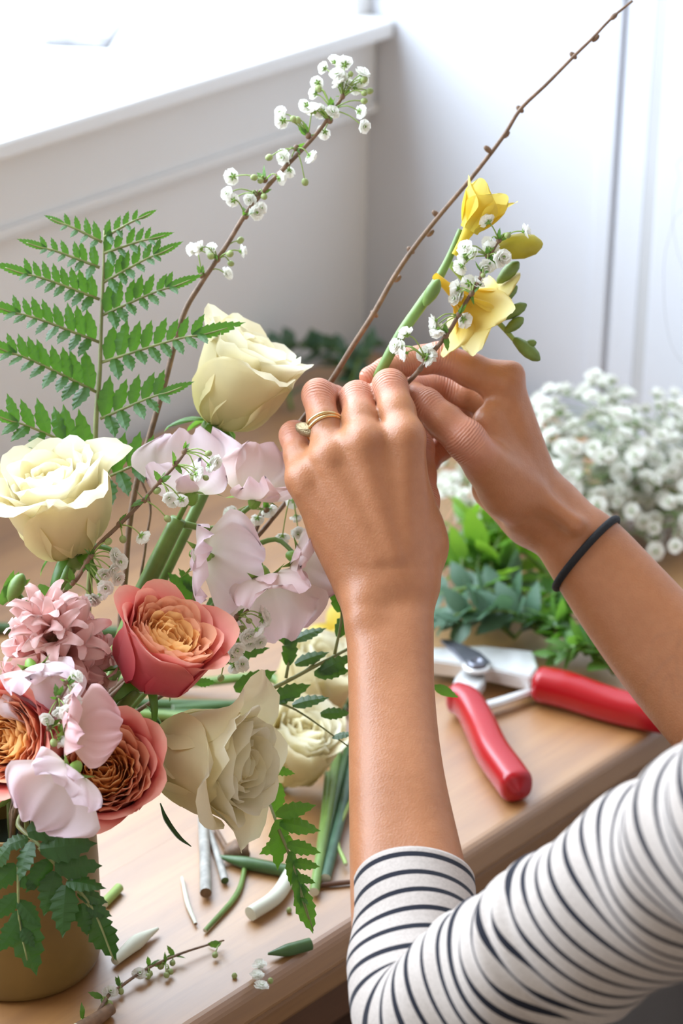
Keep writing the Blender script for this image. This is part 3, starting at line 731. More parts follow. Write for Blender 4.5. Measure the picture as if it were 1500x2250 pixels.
CALYX = plain('calyx_green', (0.20, 0.36, 0.05), 0.5)
BUDG = plain('green_bud', (0.33, 0.40, 0.14), 0.5, vary=0.2)
CUT = plain('pale_cut_stem', (0.72, 0.72, 0.58), 0.6)
BARKG = plain('grey_bark', (0.40, 0.38, 0.34), 0.6, vary=0.3, vscale=150, bump=0.4)

# ================================================================== petals and roses
def petal_geo(L, W, ang, rho0=0.002, rc=0.02, ruffle=0.0, seed=0, tip=0.2, nu=11, nv=12, notch=0.0, wmin=0.22, waves=3.0, fold=0.0, endw=0.28):
    """cupped petal growing from the origin: x outwards, z along the bloom axis. ang = [(v, degrees)] tangent elevation"""
    r_ = np.random.default_rng(seed)
    m = 60; sv = np.linspace(0, 1.0, m); al = np.radians(np.interp(sv, [a for a, _ in ang], [b for _, b in ang]))
    ds = L/(m-1); rho = rho0 + np.concatenate([[0], np.cumsum(np.cos(al[:-1])*ds)]); hh = np.concatenate([[0], np.cumsum(np.sin(al[:-1])*ds)])
    ph = r_.uniform(0, 6.28, 4); V = []; pv = []
    for j in range(nv):
        v = j/(nv-1)
        w = W*max(wmin, min(1.0, ((v + 0.06)/0.62)**0.75))*(1 - endw*max(0.0, (v - 0.66)/0.34)**2)
        for i in range(nu):
            u = -1 + 2*i/(nu-1)
            vv = v*(1 - tip*abs(u)**2.4 - notch*math.exp(-(u/0.22)**2))
            ro = np.interp(vv, sv, rho); h = np.interp(vv, sv, hh); a = np.interp(vv, sv, al)
            rcv = max(rc, 0.6*abs(ro)); psi = u*w/rcv
            q = ruffle*v**1.7*(sin(waves*u*2.1 + ph[0]) * 0.6 + 0.5*sin(waves*1.9*u + ph[1]) + 0.25*sin(waves*4*u + ph[2]) + 0.16*sin(waves*7*u + ph[3]))*(0.35 + 0.65*abs(u))
            x = ro - rcv*(1 - cos(psi)) - sin(a)*q + fold*abs(u)*w; y = rcv*sin(psi); z = h + cos(a)*q
            V.append((x, y, z)); pv.append(vv)
    F = [(j*nu+i, j*nu+i+1, (j+1)*nu+i+1, (j+1)*nu+i) for j in range(nv-1) for i in range(nu-1)]
    return np.array(V), F, pv
def petal_obj(name, parent, M, mat, *a, **k):
    V, F, pv = petal_geo(*a, **k); return obj(name, V, F, mat, parent, M, attrs={'pv': pv})
def rotz(a): return Matrix.Rotation(a, 4, 'Z')
SEPAL = None
def add_sepals(root, M, R, n=5, mat=None, L=0.022, droop=-50, seed=0):
    for k in range(n):
        V, F, pv = petal_geo(L, 0.0035, [(0, 10), (0.5, droop), (1, droop - 25)], 0.003, 0.006, 0.001, seed + k, tip=0.55, nu=5, nv=8)
        obj('sepal', V, F, mat or LEAF, root, M @ rotz(k*2*pi/n + seed))
def stem_of(root, base, pts, r, mat=STEM, name='stem'):
    return tube(name, pts, r, mat, root, base, n=10)
def rose(kind, label, c, axis, R, stem, seed, group, xh=(0, 0, 1), scale_h=1.0, name=None, open_=1.0, sepal=True, droop=0):
    r_ = np.random.default_rng(seed); base = np.array(stem[-1]); axis = nrm(axis)
    H = R*1.55*scale_h
    org = np.asarray(c) - axis*H*0.52
    root = thing(name or ('cream_rose' if kind == 'white' else 'garden_rose'), base, label, 'rose', group)
    M0 = frameM(org - base, axis, xh)
    stem_of(root, base, [org - axis*0.004] + [np.array(s) for s in stem], [0.0034, 0.003, 0.0028])
    v, f = sphere_geo(R*0.20, 12, 8, (1, 1, 1.1)); obj('hip', v, f, STEM, root, M0 @ TM((0, 0, -R*0.08)))
    if sepal: add_sepals(root, M0, R, 5, LEAF, R*0.8, -45, seed)
    if kind == 'white':
        N = 30
        for i in range(N):
            t = i/(N-1); az = i*2.39996 + r_.uniform(-.2, .2); o = open_
            L = H*(0.86 + 0.30*t)*r_.uniform(.95, 1.05); W = R*(0.40 + 0.56*t)
            curl = -6 + o*(105*max(0, t - 0.25))*r_.uniform(.75, 1.15)
            if i >= N - droop: curl += 60; L *= 1.08
            ang = [(0, 80 - 58*t**0.8), (0.25, 84 - 30*t), (0.62, 92 - 10*t), (0.82, 90 - curl*0.45), (1.0, 88 - curl)]
            petal_obj('petal', root, M0 @ rotz(az), CREAM_IN if t < 0.45 else (CREAM if t < 0.86 else CREAM_OUT), L, W, ang, rho0=R*(0.02 + 0.06*t), rc=R*(0.20 + 0.55*t), ruffle=R*(0.04 + 0.085*t), seed=seed*100 + i, tip=0.16 + 0.10*t, waves=2.2 + 1.6*(i % 3), notch=-0.05 if t > .6 else 0)
    else:
        N = 54
        for i in range(N):
            t = i/(N-1); az = i*2.39996 + r_.uniform(-.25, .25); q = sqrt(t)
            L = H*(0.66 + 0.14*t)*r_.uniform(.94, 1.06); W = R*(0.28 + 0.20*t)
            ang = [(0, 84 - 18*t), (0.3, 88 - 10*t), (0.7, 94 - 18*t), (1.0, 104 - 46*t)]
            petal_obj('petal', root, M0 @ rotz(az), PEACH_IN if t < 0.55 else PEACH_MID, L, W, ang, rho0=R*(0.02 + 0.36*q), rc=R*(0.16 + 0.35*t), ruffle=R*0.05, seed=seed*100 + i, tip=0.16, nu=9, nv=9, waves=4)
        v, f = sphere_geo(R*0.50, 16, 10, (1, 1, 0.75)); obj('heart', v, f, PEACH_IN, root, M0 @ TM((0, 0, H*0.20)), attrs={'pv': [0.4]*len(v)})  # filler dome added so shaded gaps between petals show lit orange
        N2 = 13
        for i in range(N2):
            t = i/(N2-1); az = i*2.39996 + 1.1
            L = H*(0.98 + 0.16*t)*r_.uniform(.95, 1.05); W = R*(0.66 + 0.32*t); curl = 10 + 80*t*r_.uniform(.6, 1.2)*open_
            ang = [(0, 6), (0.20, 30), (0.42, 74 - 4*t), (0.62, 90 - 8*t), (0.84, 86 - curl*.45), (1.0, 84 - curl)]
            petal_obj('petal', root, M0 @ rotz(az), PEACH_MID if t < 0.25 else PEACH_OUT, L, W, ang, rho0=R*0.08, rc=R*(0.62 + 0.2*t), ruffle=R*(0.03 + .03*t), seed=seed*100 + 70 + i, tip=0.20, notch=-0.06)
    return root, M0, org, base
# ---- vase
VC = T(40, 2100); VR_ = 0.0436
vase = thing('ochre_pot', (VC[0], VC[1], TABLE_Z), 'ochre glazed cylindrical pot holding the bouquet', 'vase')
M_POT = plain('ochre_glaze', (0.20, 0.118, 0.028), 0.42, 0.5, vary=0.12, vscale=25)
PH = 0.096
v, f = lathe_geo([(0, .0005), (VR_*.90, .0005), (VR_*.96, .002), (VR_*.985, .006), (VR_, .02), (VR_*.99, PH*.6), (VR_*.955, PH - .002), (VR_*.94, PH), (VR_*.90, PH), (VR_*.89, PH - .003), (VR_*.90, .012), (0, .010)], 72)
obj('pot_body', v, f, M_POT, vase)
M_WATER = plain('dark_water', (0.02, 0.03, 0.02), 0.1)
v, f = lathe_geo([(0, PH*.62), (VR_*.895, PH*.62)], 40); obj('water', v, f, M_WATER, vase)
def mouth(a, r=0.6): return np.array([VC[0] + VR_*r*cos(a), VC[1] + VR_*r*sin(a), TABLE_Z + 0.020])
def rim(a, r=0.6, z=None): return np.array([VC[0] + VR_*r*cos(a), VC[1] + VR_*r*sin(a), TABLE_Z + (z if z is not None else PH)])
AX = math.atan2(CR[1], CR[0])               # azimuth of image-right
def stem_to_vase(p, side, r=0.6, lift=0.35):
    """from p curve down into the vase; side = angle relative to image-right"""
    a = AX + side; e = rim(a, r, PH + 0.004); b = mouth(a, r*0.7); p = np.asarray(p)
    return [p*(1-lift) + e*lift, e, b]

# ---- roses in the bouquet
ROSEG = 'roses in the bouquet'
def org_under(c, axis, H): return np.asarray(c) - nrm(axis)*H*0.5
ra = cdir(-0.22, 0.84, 0.52); cA = P(128, 1105, 1.15)
rose('white', 'large open cream rose with yellow heart under the upright fern', cA, ra, 0.0365, stem_to_vase(org_under(cA, ra, .055), pi*0.75, .5), 3, None, cdir(0, 0, 1), scale_h=1.0, open_=1.15, droop=4)
rb = cdir(0.46, 0.84, 0.22); cB = P(528, 832, 1.195)
rose('white', 'half-open cream rose beside the ringed hand and above the lilac sweet peas', cB, rb, 0.0345, [P(480, 1010, 1.21)] + stem_to_vase(P(300, 1400, 1.2), 0.3, .5), 5, None, cdir(0, 0, 1), open_=1.0, droop=1)
rc_ = cdir(0.88, -0.08, 0.42); cC = P(466, 1672, 1.135)
rose('white', 'ruffled cream rose facing sideways below the pink garden rose', cC, rc_, 0.0395, [P(330, 1700, 1.15)] + stem_to_vase(P(250, 1750, 1.16), 0.0, .7), 8, None, cdir(0, 0, 1), scale_h=0.98, droop=3)
rd = cdir(0.46, 0.70, 0.52); cD = P(365, 1412, 1.118)
rose('peach', 'peach garden rose with dark pink outer petals next to the pale pink hyacinth', cD, rd, 0.0310, stem_to_vase(P(270, 1560, 1.135), 0.1, .5), 11, None, cdir(0, 0, 1))
re_ = cdir(0.08, 0.30, 0.93); cE = P(230, 1692, 1.09)
rose('peach', 'peach garden rose facing out between the cream rose and the pot rim', cE, re_, 0.0315, stem_to_vase(P(215, 1760, 1.13), -0.3, .6), 14, None, cdir(0, 0, 1))
rf = cdir(-0.40, 0.15, 0.90); cF = P(18, 1625, 1.085)
rose('peach', 'deep coral garden rose with glowing orange heart leaning beside the lilac petal', cF, rf, 0.0300, stem_to_vase(P(30, 1720, 1.12), -1.8, .6), 17, None, cdir(0, 0, 1))

# ================================================================== sweet peas and hyacinth
def sweet_pea(label, c, up, fwd, s, stem, seed, mat, group=None, root=None, base=None, std=1.0):
    """one blossom: standard, two wings, keel, calyx"""
    if root is None:
        base = np.array(stem[-1]); root = thing('sweet_pea', base, label, 'sweet pea', group)
        stem_of(root, base, [np.asarray(c)] + [np.array(q) for q in stem], [0.0014, 0.0016, 0.0018], STEM)
    M0 = frameM(np.asarray(c) - base, up, fwd) @ Matrix.Scale(s, 4)
    me = obj('blossom', *sphere_geo(0.0035, 10, 6, (1, .8, 1.4)), CALYX, root, M0)
    petal_obj('standard_petal', me, rotz(pi), mat, 0.0245*std, 0.0205*std, [(0, 25), (0.22, 82), (0.6, 90), (1, 58)], 0.001, 0.036, 0.0044, seed, tip=0.16, nu=27, nv=19, notch=0.07, wmin=.35, waves=5.5, endw=0.5)
    for k, a in enumerate((0.55, -0.55)):
        petal_obj('wing_petal', me, rotz(a) @ Matrix.Rotation(0.25*(1 if k else -1), 4, 'X'), mat, 0.021, 0.0115, [(0, 5), (0.4, 30), (1, 62)], 0.003, 0.013, 0.0045, seed + 7 + k, tip=0.25, nu=13, nv=11, waves=3.5, endw=0.45)
    petal_obj('keel_petal', me, Matrix(), mat, 0.014, 0.005, [(0, -4), (0.5, 20), (1, 60)], 0.003, 0.006, 0.0006, seed + 9, tip=0.3, nu=7, nv=7)
    for k in range(5):
        V, F, pv = petal_geo(0.011, 0.0018, [(0, 10), (1, -30)], 0.002, 0.004, 0.0005, seed + k, tip=0.5, nu=3, nv=5); obj('calyx_lobe', V, F, CALYX, me, rotz(k*1.257 + 0.6))
    return root, base
r1, b1 = sweet_pea('pale lilac sweet pea with ruffled petals below the half-open cream rose', P(420, 1085, 1.165), cdir(-0.05, 0.95, -0.1), cdir(-0.1, -0.25, 1.0), 1.35, [P(392, 1140, 1.18), P(310, 1300, 1.19)] + stem_to_vase(P(290, 1400, 1.19), 0.4, .5), 21, PALE, std=1.15)
sweet_pea(None, P(560, 1095, 1.17), cdir(0.20, 0.9, 0.15), cdir(0.55, -0.1, 0.8), 1.25, None, 25, PALE2, root=r1, base=b1)
tube('stem', [P(560, 1105, 1.175), P(480, 1160, 1.19), P(392, 1150, 1.182)], [0.0012, 0.0015, 0.002], STEM, r1, b1)
tube('stalk', [P(392, 1140, 1.18), P(345, 1235, 1.185), P(300, 1330, 1.19), P(240, 1480, 1.19)], [0.0042, 0.0046, 0.0046, 0.004], STEM, r1, b1, n=12)
r2, b2 = sweet_pea('blush sweet pea spray of three blossoms in front of the wrist', P(440, 1220, 1.155), cdir(0.45, -0.1, 0.2), cdir(-0.55, -0.15, 0.8), 1.30, [P(520, 1235, 1.17), P(420, 1400, 1.185)] + stem_to_vase(P(300, 1560, 1.18), 0.5, .5), 31, PALE, std=1.1)
sweet_pea(None, P(580, 1268, 1.16), cdir(0.25, -0.9, 0.15), cdir(0.15, 0.05, 1.0), 1.35, None, 35, PALE2, root=r2, base=b2, std=1.1)
sweet_pea(None, P(650, 1225, 1.17), cdir(0.75, -0.25, 0.2), cdir(0.1, 0.1, 1.0), 1.2, None, 38, PALE2, root=r2, base=b2)
tube('stem', [P(650, 1220, 1.172), P(605, 1185, 1.18), P(540, 1210, 1.176), P(520, 1235, 1.17)], [0.0011, 0.0014, 0.0016], STEM, r2, b2)
tube('stem', [P(580, 1266, 1.162), P(570, 1235, 1.166), P(545, 1213, 1.174), P(520, 1238, 1.17)], [0.0011, 0.0013, 0.0015], STEM, r2, b2)
r3, b3 = sweet_pea('white-lilac sweet pea between two garden roses over the pot rim', P(160, 1695, 1.056), cdir(-0.55, -0.75, 0.30), cdir(0.3, 0.3, 0.8), 1.25, stem_to_vase(P(130, 1700, 1.11), -0.9, .6), 41, PALE, std=1.1)
sweet_pea(None, P(150, 1600, 1.068), cdir(0.85, 0.1, 0.2), cdir(0.0, 0.4, 0.9), 1.10, None, 43, PINKP, root=r3, base=b3)
sweet_pea(None, P(70, 1470, 1.085), cdir(0.35, -0.85, 0.2), cdir(0.1, 0.5, 0.8), 1.15, None, 45, PALE, root=r3, base=b3)
tube('stem', [P(70, 1500, 1.095), P(110, 1600, 1.10), P(150, 1712, 1.08)], 0.0013, STEM, r3, b3)
# hyacinth: a crowded head of six-lobed florets
hc = P(122, 1432, 1.118); hax = nrm(cdir(-0.05, 0.55, 0.75))
hst = stem_to_vase(hc - hax*0.03, -2.0, .5); hb_ = hst[-1]
hya = thing('hyacinth', hb_, 'pale pink hyacinth head of curled florets under the large cream rose', 'hyacinth')
stem_of(hya, hb_, [hc + hax*0.006] + hst, [0.003, 0.0042, 0.0042], STEM)
lobe = [petal_geo(0.0275, 0.0056, [(0, 84), (0.34, 78), (0.50, 52), (0.78, 34), (1.0, -45)], 0.0026, 0.006, 0.0011, 50 + k, tip=0.42, nu=7, nv=12) for k in range(4)]
lobe_me = [mesh('floret_lobe', V, F, HYA, attrs={'pv': pv}) for V, F, pv in lobe]
hM = np.array(frameM((0, 0, 0), hax, cdir(1, 0, 0)))[:3, :3]
k_ = 0
for ring_, (el, n, off) in enumerate(((72, 4, .3), (42, 8, .0), (12, 9, .4), (-18, 9, .1))):
    for j in range(n):
        a = 2*pi*j/n + off; e = radians(el + rng.uniform(-8, 8))
        dl = hM @ np.array([cos(e)*cos(a), cos(e)*sin(a), sin(e)]); p = hc + hax*(0.008*(1.2 - ring_)) + dl*0.0045
        V, F = tube_geo([(0, 0, -.004), (0, 0, .003)], [.0012, .0032], n=8, cap=True)
        fl_ = obj('floret', V, F, HYA, hya, frameM(p - hb_, dl, cdir(rng.uniform(-1, 1), 1, rng.uniform(-1, 1)), rng.uniform(.9, 1.12)))
        for q in range(6): inst('petal', lobe_me[(q + k_) % 4], fl_, rotz(q*pi/3)); 
        k_ += 1

# ================================================================== ferns
def leaflet_geo(L, W, teeth=5, lobe=0.25, asym=0.0, droop=0.10, seed=0):
    """serrated leaf blade along +x in the xy plane, z up"""
    r_ = np.random.default_rng(seed); n = teeth*2 + 1; V = []; 
    for i in range(n + 1):
        t = i/n; w = W*(math.sin(pi*min(1, t*0.93 + 0.06))**0.75)*(1.08 - 0.55*t)
        k = 1.0 if i % 2 else 1 - lobe*(0.6 + 0.4*r_.random())
        sh = 0.045*L if i % 2 else 0
        z = -droop*L*t*t
        if i == n: w = 0.0004
        V += [(t*L + sh, w*k*(1 + asym), z - 0.05*w), (t*L, 0, z + 0.10*w), (t*L + sh, -w*k*(1 - asym), z - 0.05*w)]
    F = []
    for i in range(n):
        a = i*3; F += [(a, a+1, a+4, a+3), (a+1, a+2, a+5, a+4)]
    return np.array(V), F
LFS = [leaflet_geo(1, 0.26, 4, 0.26, 0.1, 0.12, k) for k in range(3)]
LFB = [leaflet_geo(1, 0.29, 5, 0.26, 0.0, 0.15, 9 + k) for k in range(3)]
LFW = [leaflet_geo(1, 0.37, 5, 0.28, 0.0, 0.15, 39 + k) for k in range(3)]
LFT = [leaflet_geo(1, 0.17, 8, 0.30, 0.0, 0.12, 20 + k) for k in range(2)]
FMESH = {}
def fmesh(mat, which):
    key = (mat.name, which)
    if key not in FMESH:
        src = {'s': LFS, 'b': LFB, 'w': LFW, 't': LFT}[which]; FMESH[key] = [mesh('leaflet', V, F, mat, smooth=False) for V, F in src]
    return FMESH[key]
def leafM(loc, d, nrm_, s):
    x = nrm(d); z = np.asarray(nrm_, float); z = nrm(z - x*(z @ x)); y = np.cross(z, x)
    return Matrix(((x[0]*s, y[0]*s, z[0]*s, loc[0]), (x[1]*s, y[1]*s, z[1]*s, loc[1]), (x[2]*s, y[2]*s, z[2]*s, loc[2]), (0, 0, 0, 1)))
def pinna(root, base, A, B, n, s0, mat, up, low, nup, nlow, sag=0.0, fold=0.0, which='s'):
    """a branch of a frond from A to B with n leaflet pairs; up/low = world directions of the two leaflet rows"""
    A = np.asarray(A); B = np.asarray(B); L = np.linalg.norm(B - A); ax = nrm(B - A)
    mid = (A + B)/2 + np.array([0, 0, sag*L]); C = catmull([A, mid, B], 24)
    pn = tube('pinna', [A, mid, A*.25 + B*.75, B*0.9 + A*.1], [0.0009, 0.0007, 0.0005, 0.0003], RACH, root, base, n=6)
    for side in (0, 1):
        dv, nv_ = (up, nup) if side == 0 else (low, nlow)
        for i in range(n):
            t = 0.07 + 0.70*(i + 0.5*side*0.6)/n; p = C[int(t*23)]; s = s0*(1 - 0.62*t)*rng.uniform(.92, 1.08)
            d = nrm(nrm(dv) + ax*(0.20 + 0.50*t)); me = fmesh(mat, which)[(i + side) % 3]
            inst('leaflet', me, pn, leafM(p - base, d + rng.normal(0, .05, 3), np.asarray(nv_) + rng.normal(0, .08, 3), s))
    tl = L*0.36; p = C[int(0.66*23)]; inst('leaflet', fmesh(mat, 't')[0], pn, leafM(p - base, B - p, np.asarray(nup), np.linalg.norm(B - p)*1.03))
    return pn
def fern_root(label, rach, r, group='fern fronds in the bouquet', name='fern_frond'):
    base = np.array(rach[-1]); root = thing(name, base, label, 'fern', group)
    tube('stalk', rach, r, RACH, root, base, n=8, k=6*len(rach)); return root, base
# big upright frond
fd = 1.185
rach = [P(229, 505, fd), P(227, 600, fd), P(222, 720, fd), P(219, 820, fd), P(211, 920, fd), P(207, 1050, fd), P(196, 1290, fd), P(170, 1560, 1.19)] + stem_to_vase(P(150, 1700, 1.19), 1.6, .4)[1:]
root, base = fern_root('tall upright fern frond standing above the large cream rose', rach, [0.0004, 0.0009, 0.0011, 0.0013, 0.0015, 0.0016, 0.0016, 0.0016])
UPD, LOD = cdir(0.0, 1.0, 0.15), cdir(0.0, -0.62, 0.78)
NUP, NLO = cdir(0.0, -0.2, 1.0), cdir(0.0, 0.78, 0.62)
for (ax_, ay, bx, by, n, s, dd) in [(228, 522, 343, 462, 4, 38, .0), (224, 532, 98, 474, 4, 40, .0), (229, 556, 379, 512, 5, 46, -.003), (219, 588, 40, 527, 6, 47, -.004),
        (228, 620, 398, 533, 6, 54, -.006), (219, 658, -12, 580, 8, 56, -.008), (226, 692, 440, 606, 7, 62, -.010), (218, 752, -50, 660, 8, 66, -.012),
        (224, 796, 530, 712, 8, 74, -.014), (213, 862, -60, 738, 8, 76, -.015), (221, 920, 420, 842, 5, 82, -.016), (205, 1000, -50, 895, 6, 92, -.018), (214, 1058, 400, 985, 4, 90, -.010)]:
    pinna(root, base, P(ax_, ay, fd), P(bx, by, fd + dd), n, 1.12*s/4250, FERN, UPD, LOD, NUP, NLO, 0.02)
# frond with big leaflets spreading towards the wrist
def big_frond(label, rach, rr, branches, mat, s_px, dref, nup, which='b'):
    root, base = fern_root(label, rach, rr)
    for pts in branches:
        A, leaves = pts
        pn = tube('pinna', [np.asarray(q) for q in A], [0.0009, 0.0006, 0.0004], RACH, root, base, n=6)
        for (bx, by, tx, ty, d) in leaves:
            p, q = P(bx, by, d), P(tx, ty, d + rng.uniform(-.006, .004)); inst('leaflet', fmesh(mat, which)[rng.integers(3)], pn, leafM(p - base, q - p, np.asarray(nup) + rng.normal(0, .22, 3), np.linalg.norm(q - p)))
    return root, base
nf = cdir(0.1, 0.45, 0.9); d1 = 1.19
big_frond('fern frond with large toothed leaflets reaching behind the forearm', [P(790, 1412, d1 + .01), P(690, 1465, d1), P(620, 1502, d1), P(530, 1545, d1), P(400, 1620, 1.19)] + stem_to_vase(P(330, 1680, 1.19), 0.6, .5)[1:], [0.0008, 0.0011, 0.0014, 0.0015],
    [([P(628, 1490, d1), P(640, 1420, d1), P(652, 1330, d1)], [(632, 1462, 640, 1385, d1), (640, 1420, 600, 1345, d1), (645, 1408, 712, 1374, d1), (650, 1345, 640, 1290, d1), (650, 1340, 705, 1310, d1)]),
     ([P(660, 1482, d1), P(700, 1450, d1)], [(648, 1460, 718, 1428, d1), (515, 1515, 602, 1475, d1), (597, 1538, 676, 1505, d1)]),
     ([P(735, 1438, d1), P(750, 1350, d1), P(735, 1270, d1)], [(742, 1400, 770, 1330, d1), (745, 1345, 735, 1275, d1), (700, 1478, 770, 1440, d1), (745, 1330, 770, 1270, d1)]),
     ([P(575, 1535, d1), P(650, 1560, d1), P(765, 1640, d1)], [(642, 1550, 718, 1526, d1), (704, 1570, 770, 1562, d1), (730, 1620, 775, 1608, d1), (690, 1480, 765, 1470, d1), (600, 1545, 650, 1520, d1)])], FERN, 70, d1, nf)
big_frond('small fern sprig with toothed leaflets tucked among the blush sweet peas', [P(430, 1270, d1), P(420, 1340, d1), P(395, 1420, d1 + .01)] + stem_to_vase(P(330, 1600, 1.19), 0.9, .4)[1:], [0.0007, 0.001, 0.0012],
    [([P(425, 1330, d1), P(470, 1330, d1), P(520, 1300, d1)], [(455, 1335, 500, 1295, d1), (470, 1330, 552, 1318, d1), (505, 1310, 505, 1250, d1), (440, 1340, 480, 1372, d1), (430, 1320, 372, 1262, d1), (428, 1300, 398, 1250, d1), (512, 1278, 530, 1345, d1), (500, 1385, 560, 1345, d1)]),
     ([P(400, 1410, d1), P(480, 1420, d1), P(560, 1400, d1)], [(490, 1420, 560, 1370, d1), (500, 1440, 585, 1420, d1), (470, 1430, 520, 1460, d1), (430, 1500, 475, 1500, d1)])], FERN, 60, d1, nf)
d2 = 1.145
big_frond('light green drooping fern tip hanging beside the ruffled cream rose', [P(688, 2045, d2), P(662, 1960, d2), P(640, 1895, d2), P(612, 1820, d2 + .005), P(560, 1720, d2 + .03), P(430, 1700, 1.19)] + stem_to_vase(P(330, 1720, 1.18), 0.2, .5)[1:], [0.0003, 0.0006, 0.0009, 0.001],
    [([P(612, 1822, d2), P(640, 1890, d2), P(662, 1960, d2)], [(606, 1790, 690, 1765, d2), (614, 1808, 704, 1820, d2), (630, 1855, 702, 1872, d2), (642, 1895, 702, 1902, d2), (650, 1925, 690, 1938, d2), (655, 1945, 682, 1958, d2), (660, 1970, 678, 1985, d2),
        (612, 1800, 617, 1910, d2), (640, 1870, 645, 1945, d2), (648, 1910, 668, 1990, d2), (640, 1840, 570, 1880, d2 + .01), (600, 1690, 645, 1700, d2 + .02), (612, 1720, 602, 1800, d2 + .03)]),
     ([P(655, 1950, d2), P(668, 1990, d2), P(678, 2020, d2)], [(656, 1950, 690, 2048, d2)])], FERNL, 70, d2, cdir(0.25, 0.35, 0.85))
d3 = 1.075
for lab, rk, off in (('dark fern frond draping over the front of the ochre pot', [P(250, 2110, d3), P(205, 2000, d3), P(150, 1930, d3), P(90, 1860, d3), P(40, 1815, 1.09)], 0),):
    big_frond(lab, rk + stem_to_vase(P(30, 1800, 1.11), -1.2, .7)[1:], [0.0004, 0.0009, 0.0012, 0.0014],
      [([P(85, 1862, d3), P(150, 1932, d3), P(215, 2020, d3)], [(88, 1866, 205, 1852, d3 - .004), (120, 1905, 222, 1903, d3 - .004), (146, 1938, 228, 1942, d3 - .003), (170, 1962, 238, 1978, d3), (190, 1990, 245, 2010, d3), (122, 1915, 95, 2010, d3), (145, 1945, 135, 2055, d3 - .002), (178, 1985, 190, 2055, d3),
            (200, 2005, 250, 2112, d3), (70, 1850, 35, 1930, d3 - .003), (60, 1830, 168, 1800, d3 - .004), (62, 1842, 0, 1860, d3), (110, 1890, 60, 1960, d3 + .002)]),
       ([P(40, 1900, d3), P(42, 2020, d3), P(60, 2110, d3)], [(35, 1900, -20, 1960, d3), (36, 1930, 82, 1950, d3), (38, 1965, -10, 2020, d3), (40, 1980, 90, 2030, d3), (42, 2020, 0, 2090, d3), (46, 2040, 76, 2080, d3), (40, 2000, 72, 2142, d3 + .002), (20, 1860, -20, 1910, d3 - .004)])], FERND, 90, d3, cdir(0.1, 0.35, 0.9), which='w')

# ================================================================== spirea: twigs with little double flowers
def blossom_geo(seed, r=0.0042):
    r_ = np.random.default_rng(seed); parts = []; mats = []
    for lay, (n, rad, el) in enumerate(((7, 1.0, 8), (6, 0.80, 35), (4, 0.5, 62))):
        for k in range(n):
            a = 2*pi*k/n + lay*.5; e = radians(el + r_.uniform(-10, 10)); L = r*rad
            d = np.array([cos(a)*cos(e), sin(a)*cos(e), sin(e)]); t = np.array([-sin(a), cos(a), 0]); u = np.cross(d, t)
            w = L*0.48; b = np.array([0, 0, lay*r*0.10])
            V = [b, b + d*L*.5 + t*w*.9 + u*w*.1, b + d*L*.5 - t*w*.9 + u*w*.1, b + d*L*.98 + t*w*.8 + np.array([0, 0, r*.10]), b + d*L*.98 - t*w*.8 + np.array([0, 0, r*.10]), b + d*L*.52 - u*w*.25]
            parts.append((np.array(V), [(0, 5, 1), (0, 2, 5), (1, 5, 3), (5, 4, 3), (2, 4, 5)])); mats += [0]*5
    v, f = sphere_geo(r*.22, 6, 4, (1, 1, .7)); v = v + [0, 0, r*.35]; parts.append((v, f)); mats += [1]*len(f)
    st = [];
    for k in range(5):
        a = 2*pi*k/5; t = np.array([-sin(a), cos(a), 0]); d = np.array([cos(a), sin(a), 0]); z = np.array([0, 0, -r*.16])
        parts.append((np.array([z*1.6, z + d*r*.28 + t*r*.14, z + d*r*.58, z + d*r*.28 - t*r*.14]), [(0, 1, 2, 3)])); mats += [1]
    v, f = sphere_geo(r*.2, 6, 4); parts.append((v + [0, 0, -r*.2], f)); mats += [1]*len(f)
    V, F = join(parts); return V, F, mats
CENTRE = plain('pale_green_centre', (0.50, 0.58, 0.16), 0.5)
BLM = []
for s in range(3):
    V, F, fm = blossom_geo(s); BLM.append(mesh('blossom', V, F, mats=[WHITE, CALYX], fmat=fm, smooth=False))
_bv, _bf = sphere_geo(0.0017, 8, 6, (1, 1, 1.15)); BUDM = mesh('bud', _bv, _bf, BUDG)
_tv, _tf = leaflet_geo(1, 0.28, 3, 0.15, 0, 0.2, 3); TLEAF = mesh('leaf', _tv, _tf, LEAF, smooth=False)
